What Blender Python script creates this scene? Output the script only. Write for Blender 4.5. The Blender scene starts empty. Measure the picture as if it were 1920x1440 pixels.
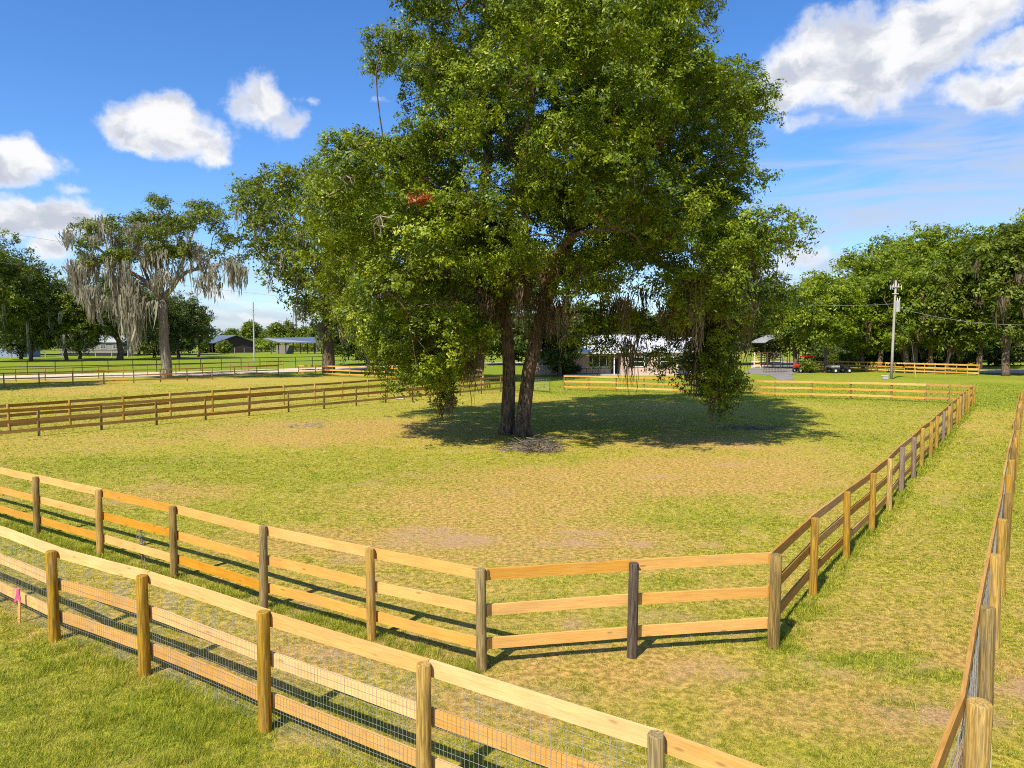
import bpy, math, random
import numpy as np
from mathutils import Vector, Matrix, Euler

random.seed(7)
RNG = np.random.default_rng(7)
S = bpy.context.scene
COL = S.collection
R = math.radians

# ------------------------------------------------------------------ camera
CAM_H, F_PX, PITCH = 4.5, 1333.0, math.atan(79 / 1333.0)
cam_d = bpy.data.cameras.new('camera')
cam = bpy.data.objects.new('camera', cam_d)
COL.objects.link(cam)
cam_d.sensor_width = 36.0
cam_d.lens = 36.0 * F_PX / 1920.0
cam_d.clip_start, cam_d.clip_end = 0.1, 8000
cam.location = (0, 0, CAM_H)
cam.rotation_euler = (math.pi / 2 - PITCH, 0, 0)
S.camera = cam

# ------------------------------------------------------------------ light
SHADOW = (0.46, 0.71)                       # ground shadow of a 1 m post
Ldir = Vector((SHADOW[0], SHADOW[1], -1)).normalized()
sun_d = bpy.data.lights.new('sun', 'SUN')
sun = bpy.data.objects.new('sun', sun_d)
COL.objects.link(sun)
sun_d.energy = 5.0
sun_d.angle = R(0.53)
sun_d.color = (1.0, 0.90, 0.73)
sun.rotation_euler = Ldir.to_track_quat('-Z', 'Y').to_euler()
SUN_EL = math.asin(-Ldir.z)
SUN_ROT = math.atan2(-Ldir.x, -Ldir.y)
vs = S.view_settings
vs.view_transform = 'Standard'; vs.look = 'None'; vs.gamma = 1.0; vs.exposure = 0.56
vs.use_curve_mapping = False
S.cycles.max_bounces = 6
S.cycles.transmission_bounces = 4
S.cycles.use_denoising = False
S.cycles.pixel_filter_type = 'BLACKMAN_HARRIS'; S.cycles.filter_width = 1.05

def ray(px, py):
    a = (px - 960) / F_PX; b = (720 - py) / F_PX
    return Vector((a, math.cos(PITCH) + b * math.sin(PITCH), -math.sin(PITCH) + b * math.cos(PITCH)))
def G(px, py, z=0.0):                        # where a line of sight meets the height z
    d = ray(px, py); t = (z - CAM_H) / d.z
    return Vector((d.x * t, d.y * t, z))
def T(px, py, D):                            # where it meets the distance D
    d = ray(px, py); t = D / d.y
    return Vector((d.x * t, D, CAM_H + d.z * t))

# ------------------------------------------------------------------ node helper
class NT:
    def __init__(s, tree):
        s.t = tree; tree.nodes.clear()
    def n(s, kind, **kw):
        nd = s.t.nodes.new(kind)
        for k, v in kw.items():
            if k == 'ins':
                for i, val in v.items():
                    if isinstance(val, bpy.types.NodeSocket): s.t.links.new(val, nd.inputs[i])
                    else: nd.inputs[i].default_value = val
            else: setattr(nd, k, v)
        return nd
    def math(s, op, a, b=0.0, c=0.0, clamp=False):
        return s.n('ShaderNodeMath', operation=op, use_clamp=clamp, ins={0: a, 1: b, 2: c}).outputs[0]
    def mix(s, f, a, b, mode='MIX'):
        nd = s.n('ShaderNodeMix', data_type='RGBA', blend_type=mode)
        for i, v in ((0, f), (6, a), (7, b)):
            if isinstance(v, bpy.types.NodeSocket): s.t.links.new(v, nd.inputs[i])
            else: nd.inputs[i].default_value = (v if i == 0 else (*v, 1.0) if len(v) == 3 else v)
        return nd.outputs[2]
    def ramp(s, f, lo, hi, a=0.0, b=1.0, smooth=True):
        nd = s.n('ShaderNodeMapRange', interpolation_type='SMOOTHSTEP' if smooth else 'LINEAR',
                 ins={0: f, 1: lo, 2: hi, 3: a, 4: b})
        return nd.outputs[0]
    def noise(s, vec, scale, detail=4, rough=0.55, dist=0.0):
        return s.n('ShaderNodeTexNoise', ins={'Vector': vec, 'Scale': scale, 'Detail': detail, 'Roughness': rough, 'Distortion': dist}).outputs[0]
    def mapping(s, vec, scale, loc=(0, 0, 0)):
        nd = s.n('ShaderNodeMapping', ins={'Vector': vec, 'Scale': scale, 'Location': loc})
        return nd.outputs[0]
    def attr(s, name):
        return s.n('ShaderNodeAttribute', attribute_name=name)

def material(name):
    m = bpy.data.materials.new(name); m.use_nodes = True
    return m, NT(m.node_tree)
def finish(m, nt, color, rough=0.8, bump=None, bstr=0.5, bdist=0.02, spec=0.3, metallic=0.0, translucent=None, tfac=0.3):
    b = nt.n('ShaderNodeBsdfPrincipled', ins={'Roughness': rough, 'Specular IOR Level': spec, 'Metallic': metallic})
    if isinstance(color, bpy.types.NodeSocket): nt.t.links.new(color, b.inputs['Base Color'])
    else: b.inputs['Base Color'].default_value = (*color, 1)
    if bump is not None:
        bp = nt.n('ShaderNodeBump', ins={'Strength': bstr, 'Distance': bdist, 'Height': bump})
        nt.t.links.new(bp.outputs[0], b.inputs['Normal'])
    out = nt.n('ShaderNodeOutputMaterial')
    if translucent is not None:
        tr = nt.n('ShaderNodeBsdfTranslucent')
        if isinstance(translucent, bpy.types.NodeSocket): nt.t.links.new(translucent, tr.inputs[0])
        else: tr.inputs[0].default_value = (*translucent, 1)
        mx = nt.n('ShaderNodeMixShader', ins={0: tfac, 1: b.outputs[0], 2: tr.outputs[0]})
        nt.t.links.new(mx.outputs[0], out.inputs[0])
    else: nt.t.links.new(b.outputs[0], out.inputs[0])
    return m

# ------------------------------------------------------------------ sky with clouds
def build_world():
    w = bpy.data.worlds.new('World'); S.world = w; w.use_nodes = True
    nt = NT(w.node_tree)
    sky = nt.n('ShaderNodeTexSky', sky_type='NISHITA', sun_disc=False, sun_elevation=SUN_EL, sun_rotation=SUN_ROT,
               altitude=0, air_density=1.0, dust_density=0.35, ozone_density=2.5)
    tc = nt.n('ShaderNodeTexCoord')
    sep = nt.n('ShaderNodeSeparateXYZ', ins={0: tc.outputs['Generated']})
    az = nt.math('ARCTAN2', sep.outputs[0], sep.outputs[1])
    el = nt.math('ARCSINE', sep.outputs[2])
    p0 = nt.n('ShaderNodeCombineXYZ', ins={0: az, 1: el}).outputs[0]
    n1 = nt.n('ShaderNodeTexNoise', ins={'Vector': p0, 'Scale': 9.0, 'Detail': 6.0, 'Roughness': 0.62})
    off = nt.n('ShaderNodeVectorMath', operation='SUBTRACT', ins={0: n1.outputs[1], 1: (0.5, 0.5, 0.5)}).outputs[0]
    off = nt.n('ShaderNodeVectorMath', operation='MULTIPLY', ins={0: off, 1: (0.11, 0.075, 0)}).outputs[0]
    p = nt.n('ShaderNodeVectorMath', operation='ADD', ins={0: p0, 1: off}).outputs[0]
    puffs = [(262, 232, 72, 38, 1), (315, 215, 68, 40, 1), (350, 252, 78, 44, 1), (300, 262, 80, 34, 1), (392, 282, 42, 26, .9),
             (490, 192, 66, 38, .8), (540, 222, 45, 30, .7), (455, 200, 40, 34, .6), (578, 176, 22, 16, .5), (706, 178, 26, 14, .45),
             (50, 290, 72, 34, 1), (105, 302, 40, 22, .7), (10, 300, 50, 30, .95),
             (60, 400, 105, 40, 1), (135, 402, 62, 34, .95), (0, 400, 70, 34, .9), (92, 458, 46, 32, .85), (150, 352, 42, 18, .5), (20, 440, 60, 14, .4),
             (1500, 130, 80, 62, 1), (1560, 95, 90, 60, 1), (1640, 110, 120, 78, 1), (1720, 60, 110, 62, 1), (1790, 40, 90, 52, 1),
             (1480, 185, 80, 32, .8), (1600, 175, 110, 32, .85), (1750, 120, 90, 42, .85), (1900, 95, 62, 30, .9), (1880, 165, 75, 34, .9),
             (1500, 240, 70, 22, .45), (1890, 20, 34, 16, .55), (1600, 20, 60, 14, .35), (1740, 130, 60, 30, .7),
             (1500, 490, 62, 30, .72), (1465, 510, 50, 26, .6), (1560, 520, 60, 14, .5), (480, 590, 150, 12, .55), (430, 560, 110, 12, .5), (560, 550, 110, 10, .4), (420, 545, 60, 14, .5)]
    dens = None
    for (px, py, rx, ry, amp) in puffs:
        d = ray(px, py).normalized()
        c = (math.atan2(d.x, d.y), math.asin(d.z), 0)
        q = nt.n('ShaderNodeVectorMath', operation='SUBTRACT', ins={0: p, 1: c}).outputs[0]
        q = nt.n('ShaderNodeVectorMath', operation='MULTIPLY', ins={0: q, 1: (F_PX / rx, F_PX / ry, 0)}).outputs[0]
        l = nt.n('ShaderNodeVectorMath', operation='LENGTH', ins={0: q}).outputs[1]
        v = nt.ramp(l, 0.25, 1.35, amp, 0.0, False)
        dens = v if dens is None else nt.n('ShaderNodeMath', operation='SMOOTH_MAX', ins={0: dens, 1: v, 2: 0.15}).outputs[0]
    fb = nt.noise(p0, 26, 7, 0.62)
    dd = nt.math('ADD', dens, nt.math('MULTIPLY', nt.math('SUBTRACT', fb, 0.5), 0.85))
    cl = nt.ramp(dd, 0.25, 0.78)
    cl = nt.math('MULTIPLY', cl, nt.ramp(dens, 0.02, 0.2))
    # clouds in the rest of the sky, behind the viewer
    back = nt.ramp(nt.noise(nt.mapping(p0, (1, 2.2, 1)), 3.2, 6, 0.6), 0.52, 0.68)
    bm = nt.ramp(sep.outputs[1], 0.35, 0.1)
    cl = nt.math('MAXIMUM', cl, nt.math('MULTIPLY', back, bm))
    # thin streaks of high cloud to the right
    st = nt.ramp(nt.noise(nt.mapping(p0, (1.2, 9, 1)), 3.4, 6, 0.6, 0.6), 0.30, 0.68)
    rm = nt.math('MULTIPLY', nt.ramp(az, 0.18, 0.45), nt.ramp(el, 0.38, 0.2))
    lm = nt.ramp(el, 0.16, 0.02, 0, 0.85)
    thin = nt.math('MULTIPLY', st, nt.math('MAXIMUM', nt.math('MULTIPLY', rm, 0.9), lm))
    shade = nt.ramp(nt.noise(nt.mapping(p, (1, 1.6, 1), (3, 0.012, 0)), 15, 4, 0.5), 0.40, 0.62)
    shade = nt.math('MULTIPLY', shade, nt.ramp(dd, 0.40, 0.8))
    ccol = nt.mix(shade, (6.8, 6.8, 6.9), (4.0, 4.3, 5.0))
    skyc = nt.n('ShaderNodeHueSaturation', ins={'Saturation': 1.24, 'Value': 1.10, 'Color': sky.outputs[0]}).outputs[0]
    skyc = nt.mix(1.0, skyc, (0.88, 1.01, 1.24), 'MULTIPLY')
    c1 = nt.mix(thin, skyc, (4.0, 4.5, 5.4))
    c2 = nt.mix(cl, c1, ccol)
    bg = nt.n('ShaderNodeBackground', ins={0: c2, 1: 0.098})
    out = nt.n('ShaderNodeOutputWorld')
    nt.t.links.new(bg.outputs[0], out.inputs[0])
build_world()

# ------------------------------------------------------------------ numpy value noise
_LAT = RNG.random((256, 256))
def vnoise(x, y):
    xi = np.floor(x).astype(int); yi = np.floor(y).astype(int)
    fx = x - xi; fy = y - yi
    fx = fx * fx * (3 - 2 * fx); fy = fy * fy * (3 - 2 * fy)
    a = _LAT[xi & 255, yi & 255]; b = _LAT[(xi + 1) & 255, yi & 255]
    c = _LAT[xi & 255, (yi + 1) & 255]; d = _LAT[(xi + 1) & 255, (yi + 1) & 255]
    return (a * (1 - fx) + b * fx) * (1 - fy) + (c * (1 - fx) + d * fx) * fy
def fbm(x, y, o=4):
    s = 0; a = 0.5; t = 0
    for i in range(o):
        s = s + a * vnoise(x * 2 ** i + 17.3 * i, y * 2 ** i + 5.1 * i); t += a; a *= 0.55
    return s / t
def sstep(a, b, x):
    t = np.clip((x - a) / (b - a), 0, 1); return t * t * (3 - 2 * t)

# ------------------------------------------------------------------ mesh helpers
def tag(o, label=None, cat=None, group=None, kind=None):
    if label: o['label'] = label
    if cat: o['category'] = cat
    if group: o['group'] = group
    if kind: o['kind'] = kind
    return o
def empty(name, loc=(0, 0, 0), rz=0.0, label=None, cat=None, group=None):
    o = bpy.data.objects.new(name, None); COL.objects.link(o)
    o.location = loc; o.rotation_euler = (0, 0, rz); o.empty_display_size = 0.2
    return tag(o, label, cat, group)
def mesh_np(name, V, F, mat, parent=None, attrs=None, smooth=False, loc=None):
    """V (n,3), F (m,k) all faces of k corners"""
    me = bpy.data.meshes.new(name)
    V = np.ascontiguousarray(V, dtype=np.float32); F = np.ascontiguousarray(F, dtype=np.int32)
    m, k = F.shape
    me.vertices.add(len(V)); me.vertices.foreach_set('co', V.ravel())
    me.loops.add(m * k); me.loops.foreach_set('vertex_index', F.ravel())
    me.polygons.add(m)
    me.polygons.foreach_set('loop_start', np.arange(0, m * k, k, dtype=np.int32))
    me.polygons.foreach_set('loop_total', np.full(m, k, dtype=np.int32))
    if smooth: me.polygons.foreach_set('use_smooth', np.ones(m, dtype=bool))
    for an, arr in (attrs or {}).items():
        a = me.attributes.new(an, 'FLOAT', 'POINT'); a.data.foreach_set('value', np.ascontiguousarray(arr, dtype=np.float32))
    me.update(calc_edges=True)
    me.materials.append(mat)
    o = bpy.data.objects.new(name, me); COL.objects.link(o)
    if loc is not None: o.location = loc
    o.parent = parent
    return o
class MB:
    def __init__(s): s.v = []; s.f = []
    def box(s, c, d, rz=0.0, rx=0.0, ry=0.0):
        M = Euler((rx, ry, rz)).to_matrix(); c = Vector(c); b = len(s.v)
        for sx in (-.5, .5):
            for sy in (-.5, .5):
                for sz in (-.5, .5): s.v.append(c + M @ Vector((sx * d[0], sy * d[1], sz * d[2])))
        s.f += [tuple(b + i for i in q) for q in ((0, 1, 3, 2), (4, 6, 7, 5), (0, 4, 5, 1), (2, 3, 7, 6), (0, 2, 6, 4), (1, 5, 7, 3))]
        return s
    def bar(s, a, b_, w=0.05, h=None):
        a = Vector(a); b_ = Vector(b_); d = b_ - a; h = h or w
        q = d.to_track_quat('X', 'Z'); b = len(s.v)
        for t in (0, 1):
            for sy, sz in ((-.5, -.5), (.5, -.5), (.5, .5), (-.5, .5)): s.v.append(a + d * t + q @ Vector((0, sy * w, sz * h)))
        s.f += [(b + 3, b + 2, b + 1, b), (b + 4, b + 5, b + 6, b + 7)] + [(b + i, b + (i + 1) % 4, b + 4 + (i + 1) % 4, b + 4 + i) for i in range(4)]
        return s
    def tube(s, pts, rad, seg=8, cap=True, noise=0.0):
        pts = [Vector(p) for p in pts]; n = len(pts)
        if not hasattr(rad, '__len__'): rad = [rad] * n
        b = len(s.v); up = Vector((0.13, 0.97, 0.21)).normalized()
        for i, p in enumerate(pts):
            t = (pts[min(i + 1, n - 1)] - pts[max(i - 1, 0)])
            t = t.normalized() if t.length > 1e-9 else Vector((0, 0, 1))
            x = up.cross(t)
            if x.length < 0.1: x = Vector((1, 0, 0)).cross(t)
            x.normalize(); y = t.cross(x)
            for k in range(seg):
                a = 2 * math.pi * k / seg; r = rad[i] * (1 + noise * (random.random() - .5))
                s.v.append(p + (x * math.cos(a) + y * math.sin(a)) * r)
        for i in range(n - 1):
            for k in range(seg):
                s.f.append((b + i * seg + k, b + i * seg + (k + 1) % seg, b + (i + 1) * seg + (k + 1) % seg, b + (i + 1) * seg + k))
        if cap:
            s.f.append(tuple(b + k for k in reversed(range(seg)))); s.f.append(tuple(b + (n - 1) * seg + k for k in range(seg)))
        return s
    def poly(s, pts, thick=None):
        """flat polygon, or a slab when thick is a vector"""
        b = len(s.v); n = len(pts); pts = [Vector(p) for p in pts]
        s.v += pts
        if thick is None: s.f.append(tuple(range(b, b + n))); return s
        t = Vector(thick); s.v += [p + t for p in pts]
        s.f.append(tuple(reversed(range(b, b + n)))); s.f.append(tuple(range(b + n, b + 2 * n)))
        for i in range(n): s.f.append((b + i, b + (i + 1) % n, b + n + (i + 1) % n, b + n + i))
        return s
    def build(s, name, mat, parent=None, smooth=False, bevel=0.0, loc=None, rot=None):
        me = bpy.data.meshes.new(name); me.from_pydata([tuple(v) for v in s.v], [], s.f); me.update()
        me.materials.append(mat)
        if smooth: me.polygons.foreach_set('use_smooth', [len(p.vertices) == 4 for p in me.polygons])
        o = bpy.data.objects.new(name, me); COL.objects.link(o); o.parent = parent
        if loc is not None: o.location = loc
        if rot is not None: o.rotation_euler = rot
        if bevel:
            bv = o.modifiers.new('bevel', 'BEVEL'); bv.width = bevel; bv.segments = 2; bv.limit_method = 'ANGLE'
        return o

# ------------------------------------------------------------------ materials
def wood_mat(name, base, dark, knots=0.5, rough=0.75, long_axis=0):
    m, nt = material(name)
    tc = nt.n('ShaderNodeTexCoord'); oi = nt.n('ShaderNodeObjectInfo')
    rnd = oi.outputs['Random']
    sh = nt.n('ShaderNodeCombineXYZ', ins={0: nt.math('MULTIPLY', rnd, 37.0), 1: nt.math('MULTIPLY', rnd, 11.0), 2: nt.math('MULTIPLY', rnd, 23.0)}).outputs[0]
    v = nt.n('ShaderNodeVectorMath', operation='ADD', ins={0: tc.outputs['Object'], 1: sh}).outputs[0]
    sc = [16, 16, 16]; sc[long_axis] = 0.9
    g = nt.noise(nt.mapping(v, sc), 3.0, 6, 0.6, 0.6)
    big = nt.noise(nt.mapping(v, [1 if i == long_axis else 3 for i in range(3)]), 1.6, 3)
    vo = nt.n('ShaderNodeTexVoronoi', ins={'Vector': nt.mapping(v, [2.2 if i == long_axis else 7 for i in range(3)]), 'Scale': 1.0, 'Randomness': 1.0})
    kn = nt.ramp(vo.outputs[0], 0.16, 0.05)
    c = nt.mix(nt.ramp(g, 0.35, 0.72) if long_axis == 0 else nt.ramp(g, 0.40, 0.60), base, dark)
    c = nt.mix(nt.math('MULTIPLY', nt.ramp(big, 0.35, 0.75), 0.5), c, [x * 0.62 for x in base])
    grey = nt.ramp(nt.noise(nt.mapping(v, [1.3 if i == long_axis else 9 for i in range(3)], (5, 2, 1)), 1.3, 5, 0.65), 0.52, 0.74)
    c = nt.mix(nt.math('MULTIPLY', grey, 0.25 if long_axis == 0 else 0.5), c, [sum(base) / 3 * q for q in (0.95, 0.82, 0.66)])
    c = nt.mix(nt.math('MULTIPLY', kn, knots), c, [x * 0.3 for x in dark])
    val = nt.math('MULTIPLY_ADD', rnd, 0.26, 0.86)
    c = nt.n('ShaderNodeHueSaturation', ins={'Hue': nt.math('MULTIPLY_ADD', rnd, 0.008, 0.496), 'Saturation': nt.math('MULTIPLY_ADD', rnd, -0.2, 1.1), 'Value': val, 'Color': c}).outputs[0]
    return finish(m, nt, c, rough, g, 0.35, 0.01)
M = {}
M['rail'] = wood_mat('pine_board', (0.67, 0.365, 0.080), (0.57, 0.275, 0.045), 0.6)
M['rail_pale'] = wood_mat('pale_pine_board', (0.72, 0.435, 0.155), (0.61, 0.325, 0.085), 0.5)
M['rail_brown'] = wood_mat('aged_shaded_pine_board', (0.50, 0.27, 0.065), (0.33, 0.155, 0.035), 0.5)  # aged pine; shade of runs along the sun also put into the brown
M['rail_dark'] = wood_mat('weathered_board', (0.115, 0.085, 0.055), (0.06, 0.045, 0.035), 0.3)
M['rail_black'] = wood_mat('black_board', (0.03, 0.028, 0.026), (0.02, 0.018, 0.018), 0.2)
M['post_gold'] = wood_mat('treated_post', (0.49, 0.30, 0.055), (0.21, 0.130, 0.028), 0.35, 0.85, 2)
M['post_brown'] = wood_mat('brown_post', (0.32, 0.225, 0.075), (0.12, 0.084, 0.030), 0.3, 0.9, 2)
M['post_grey'] = wood_mat('grey_weathered_post', (0.26, 0.185, 0.135), (0.13, 0.090, 0.065), 0.3, 0.9, 2)
M['post_black'] = wood_mat('blackened_post', (0.15, 0.115, 0.085), (0.035, 0.029, 0.023), 0.3, 0.9, 2)
M['post_silver'] = wood_mat('silver_pole', (0.50, 0.47, 0.42), (0.34, 0.31, 0.27), 0.2, 0.85, 2)

def flat_mat(name, col, rough=0.6, spec=0.3, metallic=0.0, var=0.15, scale=3.0, bump=0.0):
    m, nt = material(name)
    tc = nt.n('ShaderNodeTexCoord')
    n = nt.noise(tc.outputs['Object'], scale, 5, 0.6)
    c = nt.mix(nt.ramp(n, 0.3, 0.7), [x * (1 - var) for x in col], [min(1, x * (1 + var)) for x in col])
    return finish(m, nt, c, rough, n if bump else None, bump, 0.02, spec, metallic)
M['wire'] = flat_mat('galvanised_wire', (0.50, 0.50, 0.49), 0.45, 0.5, 0.4)
M['metal_dark'] = flat_mat('dark_metal', (0.03, 0.03, 0.035), 0.5)
M['cable'] = flat_mat('cable', (0.22, 0.22, 0.22), 0.5)
M['white'] = flat_mat('white_paint', (0.72, 0.72, 0.72), 0.5)
M['grey'] = flat_mat('grey_paint', (0.36, 0.37, 0.38), 0.5)
M['glass'] = flat_mat('window_glass', (0.02, 0.025, 0.03), 0.08, 0.6)
M['red'] = flat_mat('red_paint', (0.55, 0.02, 0.015), 0.35)
M['black'] = flat_mat('black_rubber', (0.018, 0.018, 0.018), 0.7)
M['shutter'] = flat_mat('dark_shutter', (0.035, 0.03, 0.04), 0.6)
M['yellow'] = flat_mat('yellow_plastic', (0.75, 0.48, 0.03), 0.5)
M['pink'] = flat_mat('pink_ribbon', (0.85, 0.10, 0.28), 0.6)
M['bluewall'] = flat_mat('blue_grey_siding', (0.22, 0.27, 0.40), 0.7)
M['brownwall'] = flat_mat('brown_siding', (0.045, 0.030, 0.028), 0.8)
M['greywall'] = flat_mat('grey_siding', (0.22, 0.21, 0.19), 0.8)
def brick_mat(name, a, b, mort):
    m, nt = material(name)
    tc = nt.n('ShaderNodeTexCoord')
    sp = nt.n('ShaderNodeSeparateXYZ', ins={0: tc.outputs['Object']})
    xy = nt.math('ADD', sp.outputs[0], sp.outputs[1])
    v = nt.n('ShaderNodeCombineXYZ', ins={0: xy, 1: sp.outputs[2]}).outputs[0]
    br = nt.n('ShaderNodeTexBrick', ins={'Vector': v, 'Color1': (*a, 1), 'Color2': (*b, 1), 'Mortar': (*mort, 1), 'Scale': 1.0, 'Mortar Size': 0.012, 'Brick Width': 0.24, 'Row Height': 0.085})
    n = nt.noise(tc.outputs['Object'], 2.0, 4)
    c = nt.mix(nt.math('MULTIPLY', n, 0.3), br.outputs[0], [x * 0.6 for x in a])
    return finish(m, nt, c, 0.85)
M['brick'] = brick_mat('pink_brick', (0.64, 0.44, 0.39), (0.58, 0.39, 0.34), (0.60, 0.50, 0.44))
def roof_mat(name, col, rough=0.35, metallic=0.2):
    m, nt = material(name)
    tc = nt.n('ShaderNodeTexCoord')
    w = nt.n('ShaderNodeTexWave', wave_type='BANDS', bands_direction='X', ins={'Vector': tc.outputs['Object'], 'Scale': 1.1, 'Distortion': 0.0})
    n = nt.noise(tc.outputs['Object'], 0.6, 5)
    r = nt.ramp(w.outputs[1], 0.9, 1.0)
    c = nt.mix(n, [x * 0.85 for x in col], col)
    c = nt.mix(nt.math('MULTIPLY', r, 0.3), c, [x * 0.5 for x in col])
    return finish(m, nt, c, rough, r, 0.4, 0.03, 0.5, metallic)
M['roof_white'] = roof_mat('white_metal_roof', (0.66, 0.67, 0.72))
M['roof_blue'] = roof_mat('blue_grey_metal_roof', (0.13, 0.155, 0.20))
M['roof_grey'] = roof_mat('pale_grey_metal_roof', (0.45, 0.46, 0.48))

def leaf_mat(name, dark, light, yellow=(0.30, 0.28, 0.03), tf=0.30, rough=0.5, spec=0.35):
    m, nt = material(name)
    t = nt.attr('tint').outputs['Fac']
    c = nt.mix(nt.ramp(t, 0.0, 0.85, smooth=False), dark, light)
    c = nt.mix(nt.ramp(t, 0.90, 1.0), c, yellow)
    tc = nt.mix(0.5, c, (light[0] * 1.5, light[1] * 1.35, light[2]))
    return finish(m, nt, c, rough, None, spec=spec, translucent=tc, tfac=tf)
M['leaf_oak'] = leaf_mat('oak_leaves', (0.026, 0.060, 0.002), (0.245, 0.315, 0.006), (0.46, 0.48, 0.06), 0.25, 0.45, 0.32)
M['leaf_mid'] = leaf_mat('mid_green_leaves', (0.036, 0.068, 0.006), (0.205, 0.255, 0.013), (0.32, 0.34, 0.04))  # mid green foliage, between the dark and the bright leaves
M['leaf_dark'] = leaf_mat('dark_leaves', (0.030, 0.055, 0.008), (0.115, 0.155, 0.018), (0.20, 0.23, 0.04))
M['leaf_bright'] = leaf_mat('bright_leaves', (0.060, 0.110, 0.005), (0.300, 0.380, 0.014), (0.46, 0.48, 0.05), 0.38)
M['leaf_far'] = leaf_mat('haze_tinted_leaves', (0.07, 0.105, 0.07), (0.12, 0.165, 0.10), (0.17, 0.20, 0.11), 0.2)  # distance haze put into the leaf colour, bluer and flatter
M['leaf_rust'] = leaf_mat('rust_leaves', (0.32, 0.07, 0.02), (0.42, 0.13, 0.04), (0.40, 0.20, 0.06))
M['leaf_yellow'] = leaf_mat('yellow_shrub_leaves', (0.28, 0.26, 0.03), (0.46, 0.42, 0.05), (0.5, 0.45, 0.08))
def bark_mat(name, a, b, moss=(0.12, 0.11, 0.05)):
    m, nt = material(name)
    tc = nt.n('ShaderNodeTexCoord'); v = tc.outputs['Object']
    n = nt.noise(nt.mapping(v, (7, 7, 1.3)), 1.6, 7, 0.65, 0.8)
    n2 = nt.noise(v, 0.9, 4, 0.6)
    c = nt.mix(nt.ramp(n, 0.36, 0.64), a, b)
    c = nt.mix(nt.math('MULTIPLY', nt.ramp(n2, 0.45, 0.65), 0.45), c, moss)
    return finish(m, nt, c, 0.92, n, 1.0, 0.10)
M['bark'] = bark_mat('oak_bark', (0.040, 0.028, 0.020), (0.24, 0.17, 0.11), (0.14, 0.09, 0.05))
M['bark_grey'] = bark_mat('grey_bark', (0.10, 0.085, 0.07), (0.34, 0.30, 0.26), (0.22, 0.19, 0.15))
def moss_mat(name, a, b):
    m, nt = material(name)
    c = nt.mix(nt.attr('tint').outputs['Fac'], a, b)
    return finish(m, nt, c, 0.9, None, spec=0.1, translucent=c, tfac=0.35)
M['moss'] = moss_mat('spanish_moss', (0.19, 0.18, 0.125), (0.46, 0.43, 0.34))
M['moss_brown'] = moss_mat('brown_spanish_moss', (0.11, 0.082, 0.045), (0.26, 0.20, 0.125))
M['twig_dark'] = flat_mat('grey_brown_branches', (0.15, 0.12, 0.10), 0.9, var=0.5)
M['twig'] = flat_mat('dead_twigs', (0.25, 0.21, 0.18), 0.9, var=0.4)

# ------------------------------------------------------------------ ground
def seg_dist(x, y, a, b):
    ax, ay = a[0], a[1]; dx, dy = b[0] - ax, b[1] - ay; L2 = dx * dx + dy * dy
    t = np.clip(((x - ax) * dx + (y - ay) * dy) / L2, 0, 1)
    return np.hypot(x - ax - t * dx, y - ay - t * dy)
def blobs(x, y, lst):
    out = np.zeros_like(x)
    wx = (fbm(x * 1.3, y * 1.3, 4) - .5) * 1.1; wy = (fbm(x * 1.3 + 40, y * 1.3 + 9, 4) - .5) * 1.1
    for (px, py, rx, ry, a) in lst:
        c = G(px, py); k = min(1.0, max(rx, ry))
        kk_ = 1.35 if py > 980 else 1.0; d = np.hypot((x + wx * k - c.x) / (rx * kk_), (y + wy * k - c.y) / (ry * kk_))
        out = np.maximum(out, a * (1 - sstep(0.35, 1.25, d)))
    return out
BARE = [(1700, 1330, .42, .30, .95), (1760, 1345, .5, .22, .9), (1620, 1240, .25, .35, .7), (1545, 1250, .28, .3, .75), (1700, 1250, .45, .18, .75), (860, 1010, .7, .35, .6),
        (1095, 998, .42, .22, .95), (1060, 1018, 1.2, .3, .55), (800, 1000, .8, .6, .6), (1180, 1020, 1.0, .2, .5), (1235, 893, .7, .35, .8), (1005, 1162, .6, .14, .7), (1240, 1155, .5, .22, .6),
        (560, 1380, .3, .2, .5), (640, 1085, .25, .15, .35), (300, 910, .8, .5, .5), (760, 1110, .5, .2, .35), (620, 1230, .5, .2, .45), (900, 1310, .4, .2, .45), (1900, 1290, .35, .3, .7), (1850, 1340, .3, .3, .6),
        (820, 1200, .5, .25, .6), (1010, 1300, .5, .2, .5), (100, 1290, .3, .15, .4), (560, 795, 1.2, .7, .4), (1380, 870, 1.2, .4, .35), (1405, 803, 2.0, .8, .6), (1100, 1060, .6, .15, .5), (480, 1290, .5, .3, .4), (1330, 1260, .5, .25, .5)]
DRY = [(1150, 900, 8.0, 3.4, 1.0), (1350, 880, 5.0, 3.0, .9), (900, 940, 5, 2.6, .8), (640, 805, 10, 6, .8), (300, 925, 3, 2, .8), (1000, 1010, 3.5, 1.6, .75), (1300, 830, 5, 3, .6), (700, 1010, 3, 1.2, .5),
       (1690, 1000, 1.4, 3.2, .35), (1500, 950, 2.2, 1.4, .5), (1550, 1330, 1.2, .8, .6), (1850, 1250, .7, 1.0, .6), (880, 1330, 1.0, .6, .7), (1100, 1250, 1.6, .7, .6), (650, 1230, 2, .6, .55), (1640, 1190, 1.2, 1.0, .45)]
F2A, F2B = G(903, 1258), G(0, 985); F1A, F1B = G(103, 1200), G(497, 1372)
FR0, FR1 = G(1450, 1213), G(1826, 757)
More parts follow.
